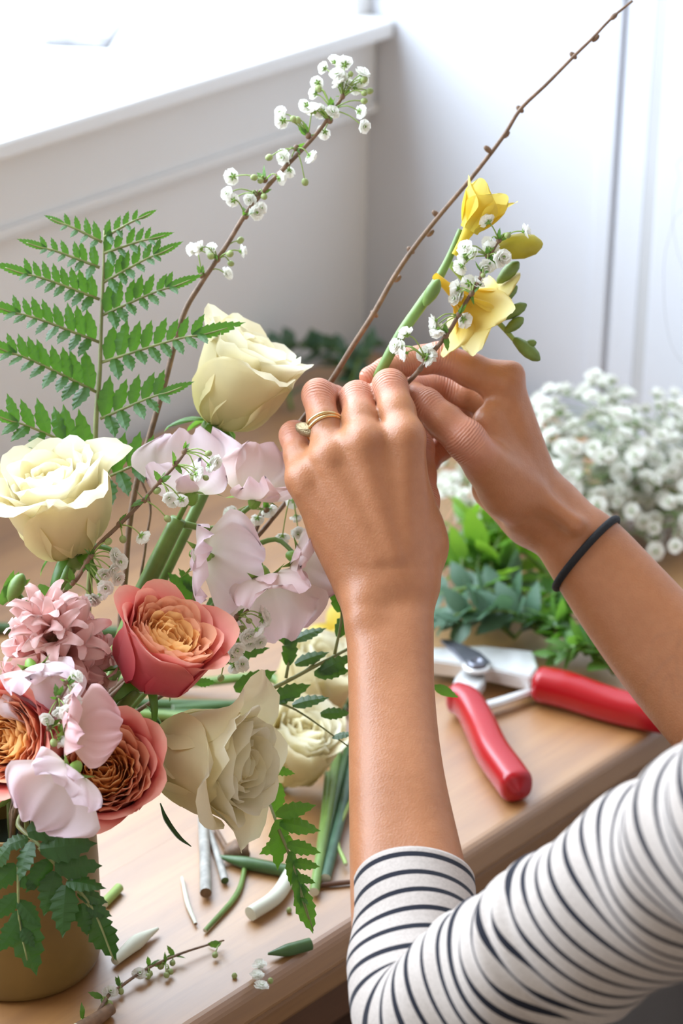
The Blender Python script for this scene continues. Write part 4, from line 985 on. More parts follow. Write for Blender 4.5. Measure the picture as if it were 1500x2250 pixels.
def spirea(label, path, rad, nodes, group=None, name='spirea_branch', mat=TWIG, cat='branch', leaf_s=0.0065, base=None):
    """nodes: [(px,py,d,[(bx,by,kind)...])] kind 0 front-facing, 1 seen from behind, 2 bud"""
    path = [np.asarray(q) for q in path]; base = path[-1] if base is None else base
    root = thing(name, base, label, cat, group)
    tube('twig', path, rad, mat, root, base, n=8, k=8*len(path))
    for (nx, ny, d, fl_) in nodes:
        p = P(nx, ny, d)
        v, f = sphere_geo(0.0016, 8, 5, (1, 1, 1.2)); obj('node', v, f, mat, root, frameM(p - base, nrm(path[0] - path[-1]), (1, 0, 0)))
        for k in range(3 if fl_ else 0):
            dl = nrm(rng.normal(0, 1, 3) + cdir(0, .5, .4)); inst('leaf', TLEAF, root, leafM(p - base, dl, nrm(rng.normal(0, 1, 3) + cdir(0, .3, .5)), leaf_s*rng.uniform(.7, 1.2)))
        for (bx, by, kd) in fl_:
            q = P(bx, by, d + rng.uniform(-.006, .004)); out = nrm(q - p)
            mid = p*.45 + q*.55 + np.array([0, 0, 0.0035])*rng.uniform(.3, 1)
            tube('pedicel', [p, mid, q], [0.00042, 0.00034, 0.00034], STEML, root, base, n=5, k=7)
            if kd == 2: inst('bud', BUDM, root, frameM(q - base, out, (1, 0, 0), rng.uniform(.8, 1.15)))
            else:
                t = cdir(0, 0.15, 1.0)*(0.75 if kd == 0 else -0.55) + out*0.7 + rng.normal(0, .22, 3)
                inst('blossom', BLM[rng.integers(3)], root, frameM(q - base, t, rng.normal(0, 1, 3), rng.uniform(.86, 1.12)))
    return root, base
ds = 1.195
spirea('tall spirea twig with white flowers leaning right above the fern', [P(756, 205, ds), P(738, 235, ds), P(690, 300, ds), P(600, 395, ds), P(540, 470, ds), P(497, 540, ds), P(440, 625, ds), P(400, 700, ds), P(360, 850, ds), P(328, 960, ds), P(300, 1060, ds), P(282, 1170, ds), P(270, 1310, ds), P(230, 1560, 1.19)] + stem_to_vase(P(190, 1700, 1.19), 1.2, .4)[1:], [0.0008, 0.0012, 0.0013, 0.0015, 0.0016, 0.0017, 0.0018],
    [(752, 212, ds, [(735, 135, 1), (757, 140, 1), (712, 150, 1), (795, 162, 0), (800, 175, 2), (770, 163, 2), (740, 165, 0), (752, 175, 0), (765, 190, 0), (780, 192, 1), (800, 205, 2), (812, 200, 2), (745, 185, 1), (795, 178, 1)]),
     (728, 240, ds, [(697, 182, 1), (692, 205, 1), (790, 245, 1), (798, 278, 0), (800, 222, 2), (700, 195, 2)]),
     (725, 265, ds, [(672, 232, 1), (690, 244, 1), (706, 245, 1), (730, 248, 0), (712, 290, 1)]),
     (677, 298, ds, [(617, 248, 0), (620, 265, 1), (645, 262, 2), (654, 264, 2), (688, 242, 1)]),
     (650, 325, ds, [(680, 342, 1), (625, 345, 0), (591, 346, 2), (634, 375, 1), (670, 400, 2)]),
     (582, 395, ds, [(510, 388, 1), (558, 390, 2), (572, 397, 2), (614, 392, 1)]),
     (565, 425, ds, [(513, 438, 0), (500, 425, 0), (550, 438, 0), (580, 432, 2)]),
     (540, 475, ds, [(562, 468, 0), (572, 458, 0), (512, 440, 1)]),
     (478, 570, ds, [(440, 546, 1), (422, 548, 0), (465, 548, 0), (528, 528, 2), (530, 552, 1), (505, 558, 2), (507, 579, 2), (463, 563, 2)]),
     (444, 605, ds, [(497, 602, 0), (430, 548, 1)])])
dh = 1.172
spirea('spirea sprig with white flowers held beside the yellow freesia', [P(1100, 522, dh - .004), P(1080, 555, dh - .004), P(1055, 610, dh - .004), P(1038, 640, dh - .002), P(1008, 690, dh), P(985, 730, dh), P(950, 775, dh), P(915, 820, dh), P(890, 846, dh + .006), P(868, 870, dh + .014)], [0.0007, 0.0010, 0.0012, 0.0013],
    [(1096, 528, dh - .004, [(1071, 487, 1), (1115, 517, 2), (1152, 508, 1), (1074, 535, 0)]),
     (1072, 562, dh - .004, [(1040, 556, 0), (1022, 545, 0), (1018, 566, 1), (1012, 586, 1), (1095, 570, 0), (1070, 583, 0), (1105, 565, 0), (1078, 548, 1), (1085, 575, 1)]),
     (1060, 600, dh - .004, [(1061, 605, 2)]),
     (1036, 645, dh - .003, [(1046, 624, 0), (1030, 622, 1), (1004, 633, 1), (1000, 656, 0), (1012, 650, 0)]),
     (1007, 692, dh - .002, [(1019, 703, 1), (955, 705, 1), (962, 725, 1), (958, 716, 0)]),
     (980, 738, dh - .002, [(962, 728, 1)]),
     (936, 788, dh - .004, [(892, 735, 1), (880, 764, 0), (890, 776, 1), (942, 770, 0), (938, 790, 1), (945, 782, 0), (870, 760, 0), (930, 780, 1)]),
     (922, 812, dh - .002, [])])
db = 1.14
spirea('thin spirea twig with fading flowers crossing the lilac sweet pea', [P(412, 985, db), P(385, 1022, db), P(340, 1070, db), P(300, 1115, db), P(255, 1160, db), P(210, 1205, db), P(170, 1270, db), P(130, 1325, db + .01), P(110, 1500, 1.15)] + stem_to_vase(P(100, 1680, 1.16), 2.2, .4)[1:], [0.0008, 0.0010, 0.0012, 0.0013],
    [(405, 992, db, [(458, 996, 2), (470, 1015, 0), (460, 1022, 1), (430, 1035, 0)]), (385, 1020, db, [(432, 1042, 1), (452, 1050, 2), (425, 1050, 2)]), (352, 1058, db, [(380, 1100, 0), (370, 1092, 0), (398, 1098, 1)]),
     (318, 1098, db, [(368, 1140, 2), (345, 1078, 2)]), (262, 1152, db, [(312, 1178, 1), (270, 1185, 2)]), (200, 1222, db, [(250, 1220, 0), (262, 1235, 0), (238, 1190, 2), (245, 1250, 0), (228, 1260, 0)]), (190, 1235, db, [(258, 1270, 0), (232, 1290, 0), (205, 1312, 0), (222, 1305, 1)]), (160, 1280, db, [(206, 1318, 0)])])
dq = 1.065
spirea('short spirea spray with round white flowers in front of the coral rose', [P(158, 1490, dq), P(135, 1530, dq), P(115, 1570, dq), P(100, 1620, dq + .005), P(95, 1680, dq + .02)] + stem_to_vase(P(90, 1720, 1.10), -1.4, .6)[1:], [0.0006, 0.0008, 0.0009],
    [(145, 1500, dq, [(166, 1488, 0), (160, 1515, 0), (160, 1537, 0)]), (128, 1535, dq, [(132, 1562, 0), (148, 1566, 0), (104, 1578, 0)]), (108, 1600, dq, [(150, 1598, 1), (132, 1625, 1), (118, 1632, 2)]), (95, 1700, dq + .02, [(48, 1752, 1), (90, 1740, 1)])])
spirea('spirea twig with tiny flower clusters over the blush sweet pea', [P(545, 1340, 1.15), P(510, 1372, 1.155), P(480, 1410, 1.165), P(440, 1470, 1.18)] + stem_to_vase(P(330, 1640, 1.18), 0.3, .4)[1:], [0.0008, 0.0011, 0.0012],
    [(520, 1355, 1.15, [(575, 1350, 1), (578, 1362, 1), (547, 1364, 2), (548, 1395, 0), (565, 1385, 1)]), (505, 1385, 1.15, [(540, 1400, 0), (520, 1425, 0), (510, 1440, 0), (545, 1412, 0), (532, 1380, 2), (500, 1432, 0), (570, 1410, 0)]), (500, 1450, 1.155, [(515, 1465, 1), (485, 1490, 2), (530, 1460, 0)])])
spirea('spirea stem with white flowers passing behind the ringed hand', [P(700, 870, 1.225), P(625, 985, 1.222), P(640, 1075, 1.215), P(590, 1150, 1.205), P(530, 1220, 1.2), P(470, 1320, 1.2)] + stem_to_vase(P(330, 1560, 1.19), 0.8, .4)[1:], [0.001, 0.0013, 0.0015],
    [(640, 1080, 1.2, [(612, 1055, 1), (645, 1100, 1), (600, 1065, 0), (650, 1135, 1), (620, 1180, 1), (655, 1170, 0)]), (585, 1120, 1.2, [(505, 1130, 0), (590, 1120, 0), (565, 1140, 1), (515, 1125, 1)])])
# long bare twig
tb = [P(1389, 2, 1.23), P(1345, 38, 1.228), P(1300, 85, 1.226), P(1264, 120, 1.224), P(1200, 185, 1.222), P(1143, 240, 1.22), P(1105, 300, 1.218), P(1040, 385, 1.215), P(960, 480, 1.212), P(905, 550, 1.21), P(862, 615, 1.208), P(820, 690, 1.206), P(775, 760, 1.21), P(727, 838, 1.215), P(640, 970, 1.232), P(560, 1165, 1.225), P(500, 1290, 1.21)] + stem_to_vase(P(330, 1560, 1.2), 1.0, .3)[1:]
tr_ = thing('bare_twig', tb[-1], 'long bare brown twig rising past the hands to the white wall', 'twig')
tube('twig', tb, [0.0007, 0.0010, 0.0013, 0.0016, 0.0017], TWIG, tr_, tb[-1], n=8, k=90)
for (x, y, sx) in ((1345, 36, 1), (1262, 122, -1), (1145, 240, -1), (1108, 296, 1), (1074, 328, -1), (1305, 84, 1), (942, 512, 1), (905, 550, -1), (870, 612, 1), (825, 690, -1), (960, 470, -1)):
    v, f = sphere_geo(0.0016, 8, 5, (1, 1, 1.7)); obj('bud', v, f, TWIG, tr_, frameM(P(x + sx*3, y, 1.215 + (0.012 if y < 320 else 0)) - tb[-1], cdir(sx*.7, .6, .3), (1, 0, 0)))
# second dark bare stem between the ferns
tb2 = [P(303, 1040, 1.2), P(330, 1110, 1.2), P(322, 1180, 1.2), P(310, 1260, 1.2), P(280, 1400, 1.2)] + stem_to_vase(P(230, 1600, 1.2), 1.4, .3)[1:]
o = tube('thin_twig', np.array(tb2) - tb2[-1], [0.0006, 0.0008, 0.001], TWIG); o.location = tb2[-1]; tag(o, 'thin bare twig between the upright fern and the thick green stalk', 'twig')
# ================================================================== freesia in the hand
fz = 1.178
fb = P(800, 905, 1.205)
fre = thing('freesia', fb, 'yellow freesia with open flowers and green buds held between the fingers', 'freesia')
tube('stem', [P(1012, 505, fz), P(985, 570, fz), P(955, 625, fz), P(925, 670, fz), P(880, 735, fz), P(838, 812, fz + .004), P(815, 860, fz + .012), fb], [0.0016, 0.0022, 0.0030, 0.0029, 0.0026, 0.0025], STEM, fre, fb, n=12)
def freesia_flower(c, axis, xh, s, spread, mat, seed, n=6):
    M0 = frameM(np.asarray(c) - fb, axis, xh) @ Matrix.Scale(s, 4)
    tv, tf = lathe_geo([(0.0014, 0.0), (0.0017, 0.006), (0.0028, 0.013), (0.0052, 0.019)], 14); tb_ = obj('flower', tv, tf, mat, fre, M0, attrs={'pv': [0.2]*len(tv)})
    for k in range(n):
        inner = k % 2
        petal_obj('petal', tb_, TM((0, 0, 0.013)) @ rotz(k*pi/3), mat, 0.025*(0.96 if inner else 1.0), 0.0118, [(0, 76), (0.35, 72 - spread*.5), (0.7, 72 - spread), (1.0, 80 - spread*1.25)], 0.0026 + 0.0004*inner, 0.012, 0.0008, seed + k, tip=0.17, nu=11, nv=13, wmin=.34, endw=0.60)
    for k in range(3):
        v, f = tube_geo([(0, 0, .012), (0.0006*cos(k*2.1), 0.0006*sin(k*2.1), .030)], [.0003, .0006], n=5); obj('stamen', v, f, YELP, tb_)
    return tb_
freesia_flower(P(998, 560, fz - .004), cdir(0.50, 0.86, 0.05), cdir(1, 0, 0), 1.12, 12, YEL, 60)
freesia_flower(P(955, 606, fz - .006), cdir(0.66, -0.52, -0.42), cdir(0.6, 1, 0.3), 1.36, 60, YELP, 70)
# closed yellow bud and the row of green buds on the bent tip
def bud_part(c, axis, L, r, mat, name='bud', par=fre, bs=None):
    V, F = lathe_geo([(0.0006, 0), (r*.55, L*.10), (r*.95, L*.40), (r, L*.62), (r*.75, L*.85), (r*.3, L*.97), (0.0002, L)], 14)
    return obj(name, V, F, mat, par, frameM(np.asarray(c) - (fb if bs is None else bs), axis, cdir(1, 0, 0)))
M_YBUD = plain('yellow_green_bud', (0.55, 0.47, 0.035), 0.45, vary=0.15, vscale=70, trans=0.15)
M_GBUD = plain('freesia_green_bud', (0.17, 0.25, 0.05), 0.42, vary=0.25, vscale=80)
bud_part(P(1078, 548, fz), cdir(1.0, 0.10, 0.1), 0.027, 0.0068, M_YBUD)
tube('tip_stem', [P(985, 575, fz + .006), P(1040, 640, fz + .012), P(1075, 690, fz + .012), P(1098, 712, fz + .01), P(1125, 742, fz + .008), P(1140, 760, fz + .006)], [0.0018, 0.0016, 0.0014, 0.0012], STEML, fre, fb, n=8)
for (x, y, tx, ty, L, r) in ((1092, 622, 1140, 575, .0165, .0036), (1080, 672, 1136, 628, .0165, .0036), (1094, 702, 1157, 668, .0165, .0034), (1108, 730, 1150, 698, .0125, .0030), (1126, 742, 1186, 792, .0185, .0038), (1150, 758, 1178, 752, .0085, .0022)):
    a, b = P(x, y, fz + .008), P(tx, ty, fz + .004); bud_part(a, b - a, np.linalg.norm(b - a), r, M_GBUD)
bud_part(P(932, 672, fz - .004), cdir(0.42, 0.75, 0.3), 0.016, 0.0036, STEM, 'bract'); bud_part(P(1003, 590, fz - .003), cdir(.5, .8, .2), 0.014, 0.0032, STEM, 'bract')

# ================================================================== secateurs
pb = T(1048, 1468)
pr_ = thing('secateurs', (pb[0], pb[1], TABLE_Z), 'open secateurs with glossy red handles lying on the table', 'secateurs')
PB0 = np.array([pb[0], pb[1], TABLE_Z])
M_RED = plain('red_vinyl_grip', (0.42, 0.005, 0.010), 0.26, 0.6)
M_STEEL = plain('chromed_steel', (0.80, 0.79, 0.77), 0.32, metal=0.45)
M_BLADE = plain('dark_blade_steel', (0.20, 0.20, 0.23), 0.35, metal=0.8)
def handle(pts, rad, flat):
    V, F = tube_geo([np.asarray(q) - PB0 for q in pts], rad, n=20, k=40, flat=flat); return obj('handle', V, F, M_RED, pr_)
def oval(pts, w, h):
    """flattened tube lying on the table: w half-widths, h half-heights"""
    C = catmull([np.asarray(q) - PB0 for q in pts], 44); w = np.interp(np.linspace(0, 1, 44), np.linspace(0, 1, len(w)), w); h = np.interp(np.linspace(0, 1, 44), np.linspace(0, 1, len(h)), h)
    Tn = np.gradient(C, axis=0); Tn[:, 2] = 0; Tn /= np.linalg.norm(Tn, axis=1)[:, None]; S = np.stack([-Tn[:, 1], Tn[:, 0], 0*Tn[:, 0]], 1); n = 24; V = []
    e = np.clip(np.minimum(np.arange(44), 43 - np.arange(44))/3.0, 0, 1); e = np.sqrt(1 - (1 - e)**2)
    for i in range(44):
        for j in range(n):
            a = 2*pi*j/n; ca, sa = cos(a), sin(a); V.append(C[i] + e[i]*(S[i]*w[i]*np.sign(ca)*abs(ca)**.75 + np.array([0, 0, 1])*h[i]*np.sign(sa)*abs(sa)**.75))
    F = [(i*n+j, i*n+(j+1) % n, (i+1)*n+(j+1) % n, (i+1)*n+j) for i in range(43) for j in range(n)] + [tuple(range(n))[::-1], tuple(43*n+j for j in range(n))]
    return np.array(V), F
zc = 0.0105
v, f = oval([T(1168, 1500, zc + .002), T(1240, 1515, zc + .002), T(1330, 1545, zc), T(1420, 1568, zc), T(1500, 1585, zc)], [.0095, .0105, .0100, .0095, .0085], [.0105, .0105, .010, .0095, .009]); obj('handle', v, f, M_RED, pr_)
v, f = oval([T(985, 1528, zc + .002), T(1025, 1545, zc + .002), T(1052, 1590, zc), T(1080, 1650, zc), T(1115, 1700, zc), T(1142, 1738, zc)], [.0065, .0088, .0095, .0098, .0100, .0098], [.0095, .010, .0100, .0100, .0100, .0100]); obj('handle', v, f, M_RED, pr_)
def plate(name, outline, z0, z1, mat, bev=0.0012):
    me = bpy.data.meshes.new(name); bm = bmesh.new()
    lo_ = [bm.verts.new(T(x, y, z0) - PB0) for x, y in outline]; fce = bm.faces.new(lo_)
    ex = bmesh.ops.extrude_face_region(bm, geom=[fce]); up_ = [g for g in ex['geom'] if isinstance(g, bmesh.types.BMVert)]
    bmesh.ops.translate(bm, verts=up_, vec=(0, 0, z1 - z0)); bmesh.ops.recalc_face_normals(bm, faces=bm.faces)
    bmesh.ops.bevel(bm, geom=[e for e in bm.edges], offset=bev, segments=2, affect='EDGES')
    bm.to_mesh(me); bm.free(); me.materials.append(mat); return link(bpy.data.objects.new(name, me), pr_)
plate('jaw_body', [(945, 1455), (1000, 1452), (1060, 1450), (1170, 1462), (1180, 1498), (1165, 1520), (1110, 1508), (1075, 1500), (1040, 1498), (1000, 1490), (940, 1482)], .006, .0165, M_STEEL)
plate('lower_jaw', [(985, 1545), (1000, 1510), (1020, 1486), (1060, 1492), (1066, 1518), (1048, 1540), (1015, 1548)], .005, .013, M_STEEL)
plate('hook', [(945, 1455), (930, 1440), (905, 1432), (892, 1446), (910, 1460), (945, 1482)], .007, .0125, M_STEEL)
plate('blade', [(966, 1412), (985, 1412), (1020, 1424), (1055, 1440), (1078, 1462), (1050, 1476), (1020, 1462), (995, 1436), (975, 1420)], .0166, .0192, M_BLADE, .0005)
plate('spring_arm', [(1052, 1556), (1090, 1545), (1165, 1522), (1172, 1532), (1100, 1558), (1056, 1570)], .004, .0085, M_STEEL)
pv_ = T(1046, 1466, .0166); v, f = lathe_geo([(.0064, 0), (.0064, .003), (.0050, .0046), (.0030, .0046), (.0028, .0036), (0, .0036)], 20); obj('pivot_bolt', v, f, M_BLADE, pr_, TM(pv_ - PB0))
v, f = lathe_geo([(.0088, 0), (.0088, .0016), (.0066, .002)], 24); obj('washer', v, f, M_STEEL, pr_, TM(pv_ - PB0))

# ================================================================== foliage lying on the far part of the table
_lv, _lf = leaflet_geo(1, 0.21, 5, 0.0, 0, 0.22, 1); LEAFSH = {}
def leafshape(mat, w=0.21):
    k = (mat.name, w)
    if k not in LEAFSH:
        V, F = leaflet_geo(1, w, 5, 0.0, 0, 0.22, 1); LEAFSH[k] = mesh('leaf', V, F, mat)
    return LEAFSH[k]
def sprig(label, pts, n, s, mat, seed, group, w=0.21, stem_mat=STEM, whorl=False, name='leaf_sprig', spread=1.0, rad=0.0012):
    r_ = np.random.default_rng(seed); pts = [np.asarray(p) for p in pts]; base = pts[0]
    root = thing(name, base, label, 'foliage', group); tube('stem', pts, [rad*1.4, rad, rad*.5], stem_mat, root, base, n=7)
    C = catmull(pts, 60)
    for i in range(n):
        t = 0.12 + 0.88*i/(n-1); k = min(58, int(t*59)); p = C[k]; ax = nrm(C[k+1] - C[k])
        a = i*2.4 + r_.uniform(-.3, .3); x = nrm(np.cross(ax, [0.1, 0.2, 1])); y = np.cross(ax, x)
        d = ax*(0.45 + 0.6*t) + spread*(x*cos(a) + y*sin(a)*0.8) + np.array([0, 0, .45]) + r_.normal(0, .25, 3); nn = nrm(np.cross(d, np.cross(ax, d)))*.5 + np.array([0, 0, .9]) + r_.normal(0, .35, 3)
        inst('leaf', leafshape(mat, w), root, leafM(p - base, d, nn, s*(1.05 - .35*t)*r_.uniform(.8, 1.15)))
    return root
GREENG = 'greenery heaped on the table behind the secateurs'
def SP(label, x0, y0, z0, x1, y1, z1, n, s, mat, seed, **k):
    a, b = T(x0, y0, z0), T(x1, y1, z1); m = (a + b)/2 + np.array([0, 0, .014]); return sprig(label, [a, m, b], n, s, mat, seed, GREENG, **k)
BRG = 'fresh green leafy sprig standing up between the wrist and the baby\'s breath'
for i, (x0, y0, z0, x1, y1, z1, n, s, w) in enumerate([(1040, 1330, .012, 1075, 1110, .055, 9, .036, .27), (1060, 1330, .012, 1112, 1160, .045, 8, .034, .28), (1010, 1340, .012, 1020, 1140, .05, 8, .032, .26)]):
    SP(BRG, x0, y0, z0, x1, y1, z1, n, s, LEAFY, 200 + i, w=w)
DKG = 'dark green leafy sprig lying behind the secateurs'
for i, (x0, y0, x1, y1) in enumerate([(1390, 1470, 1210, 1400), (1370, 1440, 1190, 1340), (1350, 1480, 1220, 1440), (1320, 1420, 1180, 1300), (1290, 1440, 1150, 1370)]):
    SP(DKG, x0, y0, .010, x1, y1, .022, 22, .021, (FERN, LEAF, LEAF, FERN, LEAF)[i], 220 + i, w=.34)
BLG = 'blue-green leafy sprig lying along the table beside the forearm'
for i, (x0, y0, x1, y1) in enumerate([(1180, 1360, 940, 1310), (1210, 1400, 1000, 1370), (1150, 1310, 940, 1250), (1180, 1330, 960, 1200), (1130, 1400, 960, 1370), (1230, 1290, 1060, 1220)]):
    SP(BLG, x0, y0, .010, x1, y1, .026, 17, .026, (LEAFB, LEAFB, LEAF, LEAFB, LEAFB, LEAFY)[i], 240 + i, w=.36)
BKG = 'small-leaved sprig lying near the window wall behind the cream rose'
for i, (x0, y0, z0, x1, y1, z1, n, s) in enumerate([(830, 860, .004, 560, 745, .03, 16, .022), (800, 850, .004, 690, 760, .035, 14, .020), (760, 870, .004, 830, 750, .04, 10, .020), (640, 900, .004, 600, 740, .04, 10, .018)]):
    a, b = T(x0, y0, z0), T(x1, y1, z1); sprig(BKG, [a, (a+b)/2 + [0, 0, .012], b], n, s, LEAFB, 260 + i, 'small-leaved sprigs by the window wall', w=.36, spread=1.2)
# baby's breath: branching sprays of small white flowers
GV, GF, gfm = blossom_geo(5, 0.0060); GYP = mesh('blossom', GV, GF, mats=[WHITE, CALYX], fmat=gfm, smooth=False)
M_GST = plain('pale_green_stalk', (0.28, 0.38, 0.16), 0.5)
def gyp(label, base, ctr, rad, n, seed, group):
    r_ = np.random.default_rng(seed); base = np.asarray(base); root = thing('babys_breath', base, label, 'flowers', group); ctr = np.asarray(ctr)
    stems = []
    for k in range(7):
        u = nrm(r_.normal(0, 1, 3)); q = ctr + u*rad*0.55; q[2] = max(q[2], TABLE_Z + .012); m = (base*.4 + q*.6) + [0, 0, .006]
        tube('stem', [base, m, q], [.0012, .0008, .0005], M_GST, root, base, n=6); stems.append((m, q))
    for i in range(n):
        u = r_.normal(0, 1, 3); u = nrm(u)*r_.random()**.38; p = ctr + u*rad; p[2] = max(p[2], TABLE_Z + .008)
        m, q = min(stems, key=lambda s: np.linalg.norm(s[1] - p)); 
        tube('stalk', [q, (p + q)/2 + [0, 0, .003], p], .0003, M_GST, root, base, n=3, k=4, cap=False)
        inst('blossom', GYP, root, frameM(p - base, nrm(u) + [0, 0, .5] + r_.normal(0, .3, 3), r_.normal(0, 1, 3), r_.uniform(.8, 1.15)))
gy = 'heap of baby\'s breath'
GL = 'loose spray of white baby\'s breath heaped on the table beyond the hair tie'
gyp(GL, T(1600, 1120, .01), T(1250, 1030, .055), np.array([.075, .075, .045]), 120, 301, gy)
gyp(GL, T(1640, 1080, .01), T(1330, 985, .060), np.array([.075, .07, .05]), 130, 302, gy)
gyp(GL, T(1640, 1160, .01), T(1400, 1090, .035), np.array([.085, .07, .035]), 130, 303, gy)
gyp(GL, T(1660, 1040, .01), T(1470, 1020, .045), np.array([.07, .06, .04]), 80, 304, gy)
gyp(GL, T(1560, 1140, .01), T(1110, 1060, .035), np.array([.09, .06, .035]), 120, 305, gy)

# ================================================================== roses and stems lying on the table
c1 = T(650, 1640, .033)
rose('white', 'cream rose lying on the table behind the ruffled rose', c1, nrm(cdir(0.25, 0.55, 0.45)), 0.031, [T(560, 1610, .014), T(400, 1575, .006), T(120, 1560, .004)], 81, None, open_=0.8, sepal=False)
c2 = T(690, 1495, .036)
rose('white', 'cream rose lying on the table behind the toothed fern frond', c2, nrm(cdir(0.35, 0.6, 0.3)), 0.032, [T(600, 1490, .016), T(400, 1500, .007), T(60, 1480, .004)], 84, None, open_=0.6, sepal=False)
YB = T(765, 1420, .02)
frl = thing('freesia', YB, 'yellow freesia bloom lying on the table behind the forearm', 'freesia')
for k in range(5):
    petal_obj('petal', frl, frameM((0, 0, 0), cdir(-.6, .6, .3), cdir(1, 0, 0)) @ rotz(k*1.257), YEL, .026, .009, [(0, 70), (.6, 60), (1, 30)], .003, .012, .001, 400 + k, tip=.25)
tube('stem', [YB, T(820, 1460, .01), T(900, 1520, .003)], .0018, STEM, frl, YB)
def table_stem(name, label, pts, rad, mat, cat='cut stem', group=None, end=None, flat=1.0, n=12):
    pts = [np.asarray(p) for p in pts]; base = pts[0].copy(); 
    root = thing(name, base, label, cat, group)
    C = catmull(pts, 14); V, F = tube_geo(C - base, rad, n=n, k=14, cap=False, flat=flat); obj('shaft', V, F, mat, root)
    Tn, X, Y = frames(C); rr = np.atleast_1d(rad)
    for e, (i, r) in enumerate(((0, rr[0]), (-1, rr[-1]))):
        a = np.arange(n)*2*pi/n; W = C[i] - base + r*(np.cos(a)[:, None]*X[i] + flat*np.sin(a)[:, None]*Y[i])
        obj('cut_end', np.vstack([W, [C[i] - base + Tn[i]*(.0003 if e else -.0003)]]), [(j, (j+1) % n, n) for j in range(n)], end or CUT, root, smooth=False)
    return root
# long stems crossing behind the bouquet, and a bundle by the forearm
BS = 'long green flower stem lying across the table behind the bouquet'
for i, (a, b, c) in enumerate([((760, 1560), (560, 1552), (240, 1545)), ((700, 1590), (480, 1572), (230, 1570)), ((300, 1390), (120, 1382), (-60, 1378)), ((780, 1545), (600, 1545), (380, 1560))]):
    table_stem('flower_stem', BS, [T(*a, .004), T(*b, .004), T(*c, .004)], .0034, STEMD, group='stems lying behind the bouquet')
BD = 'green stem in the loose bundle lying beside the forearm'
for i, (a, b, c) in enumerate([((765, 1640), (735, 1760), (705, 1900)), ((740, 1655), (722, 1770), (690, 1960)), ((780, 1660), (752, 1780), (715, 1930)), ((720, 1700), (712, 1790), (700, 1880)), ((800, 1700), (742, 1830), (760, 1900))]):
    table_stem('flower_stem', ('dark green', 'mid green', 'bluish green', 'short mid green', 'very thin pale green')[i] + ' stem in the loose bundle lying beside the forearm', [T(*a, .010), T(*b, .006 + .002*(i % 2)), T(*c, .004)], (.0026, .0028, .003, .002, .0012)[i], (STEMD, STEM, LEAFB, STEM, STEML)[i], group='stem bundle by the forearm')
# clippings
table_stem('cut_stem', 'thick pale grey woody cutting below the ruffled cream rose', [T(446, 1800, .0045), T(450, 1880, .0045), T(452, 1962, .0045)], [.0030, .0030, .0032], BARKG, end=TWIG)
table_stem('cut_stem', 'thin brown woody cutting beside the thick grey one', [T(458, 1822, .003), T(478, 1880, .003), T(494, 1935, .003)], [.0016, .0019, .0022], BARKG, end=STEMD)
table_stem('cut_stem', 'slim brown cutting crossing under the green wedge-cut stem', [T(470, 1815, .003), T(495, 1860, .003), T(515, 1895, .003)], [.0013, .0015, .0016], TWIG)
table_stem('cut_stem', 'dark green wedge-cut stem pointing at the drooping fern tip', [T(478, 1881, .004), T(540, 1896, .004), T(645, 1916, .004)], [.0007, .0036, .0036], STEMD)
table_stem('cut_stem', 'thin curved green cutting near the slanted table seam', [T(540, 1895, .002), T(520, 1965, .002), T(450, 2045, .002)], [.0012, .0016, .0012], STEM)
table_stem('cut_stem', 'thick curved creamy white stem piece by the drooping fern tip', [T(640, 1918, .005), T(606, 1970, .005), T(550, 2008, .005)], [.0040, .0042, .0040], CUT)
table_stem('cut_stem', 'sliver of pale stem with a brown tip', [T(400, 1928, .002), T(412, 1985, .002), T(430, 2030, .002)], [.0008, .0013, .0009], CUT, end=TWIG)
table_stem('cut_stem', 'dark brown twig piece touching the forearm side of the bundle', [T(690, 1946, .002), T(730, 1942, .002), T(790, 1936, .002)], [.0011, .0015, .0013], M_WOODD)
table_stem('cut_stem', 'short bright green stem stub behind the draping fern', [T(228, 1985, .003), T(245, 1968, .003), T(262, 1950, .003)], .0026, STEML)
table_stem('cut_stem', 'long white slanted stem slice beside the ochre pot', [T(347, 2040, .0035), T(300, 2070, .0038), T(252, 2112, .0035)], [.0008, .0042, .0024], CUT)
table_stem('cut_stem', 'short dark green slant-cut stem near the table edge', [T(588, 2096, .0035), T(630, 2088, .0035), T(682, 2074, .0035)], [.0006, .0034, .0034], STEMD)
table_stem('cut_stem', 'knobbly brown twig stub beside the pot foot', [T(170, 2262, .004), T(210, 2240, .004), T(245, 2216, .004)], [.0034, .0036, .0030], TWIG)
def clod(label, x, y, r, mat, seed, sc=(1, 1, .7)):
    r_ = np.random.default_rng(seed); v, f = sphere_geo(r, 14, 9, sc); v = v*(1 + .22*np.sin(v[:, :1]*900 + seed)*np.sin(v[:, 1:2]*700))
    o = obj('bark_knot', v, f, mat); o.location = T(x, y, r*sc[2]*.9); tag(o, label, 'bark')
clod('dark knot of bark among the clippings', 522, 1868, .007, TWIG, 1); 
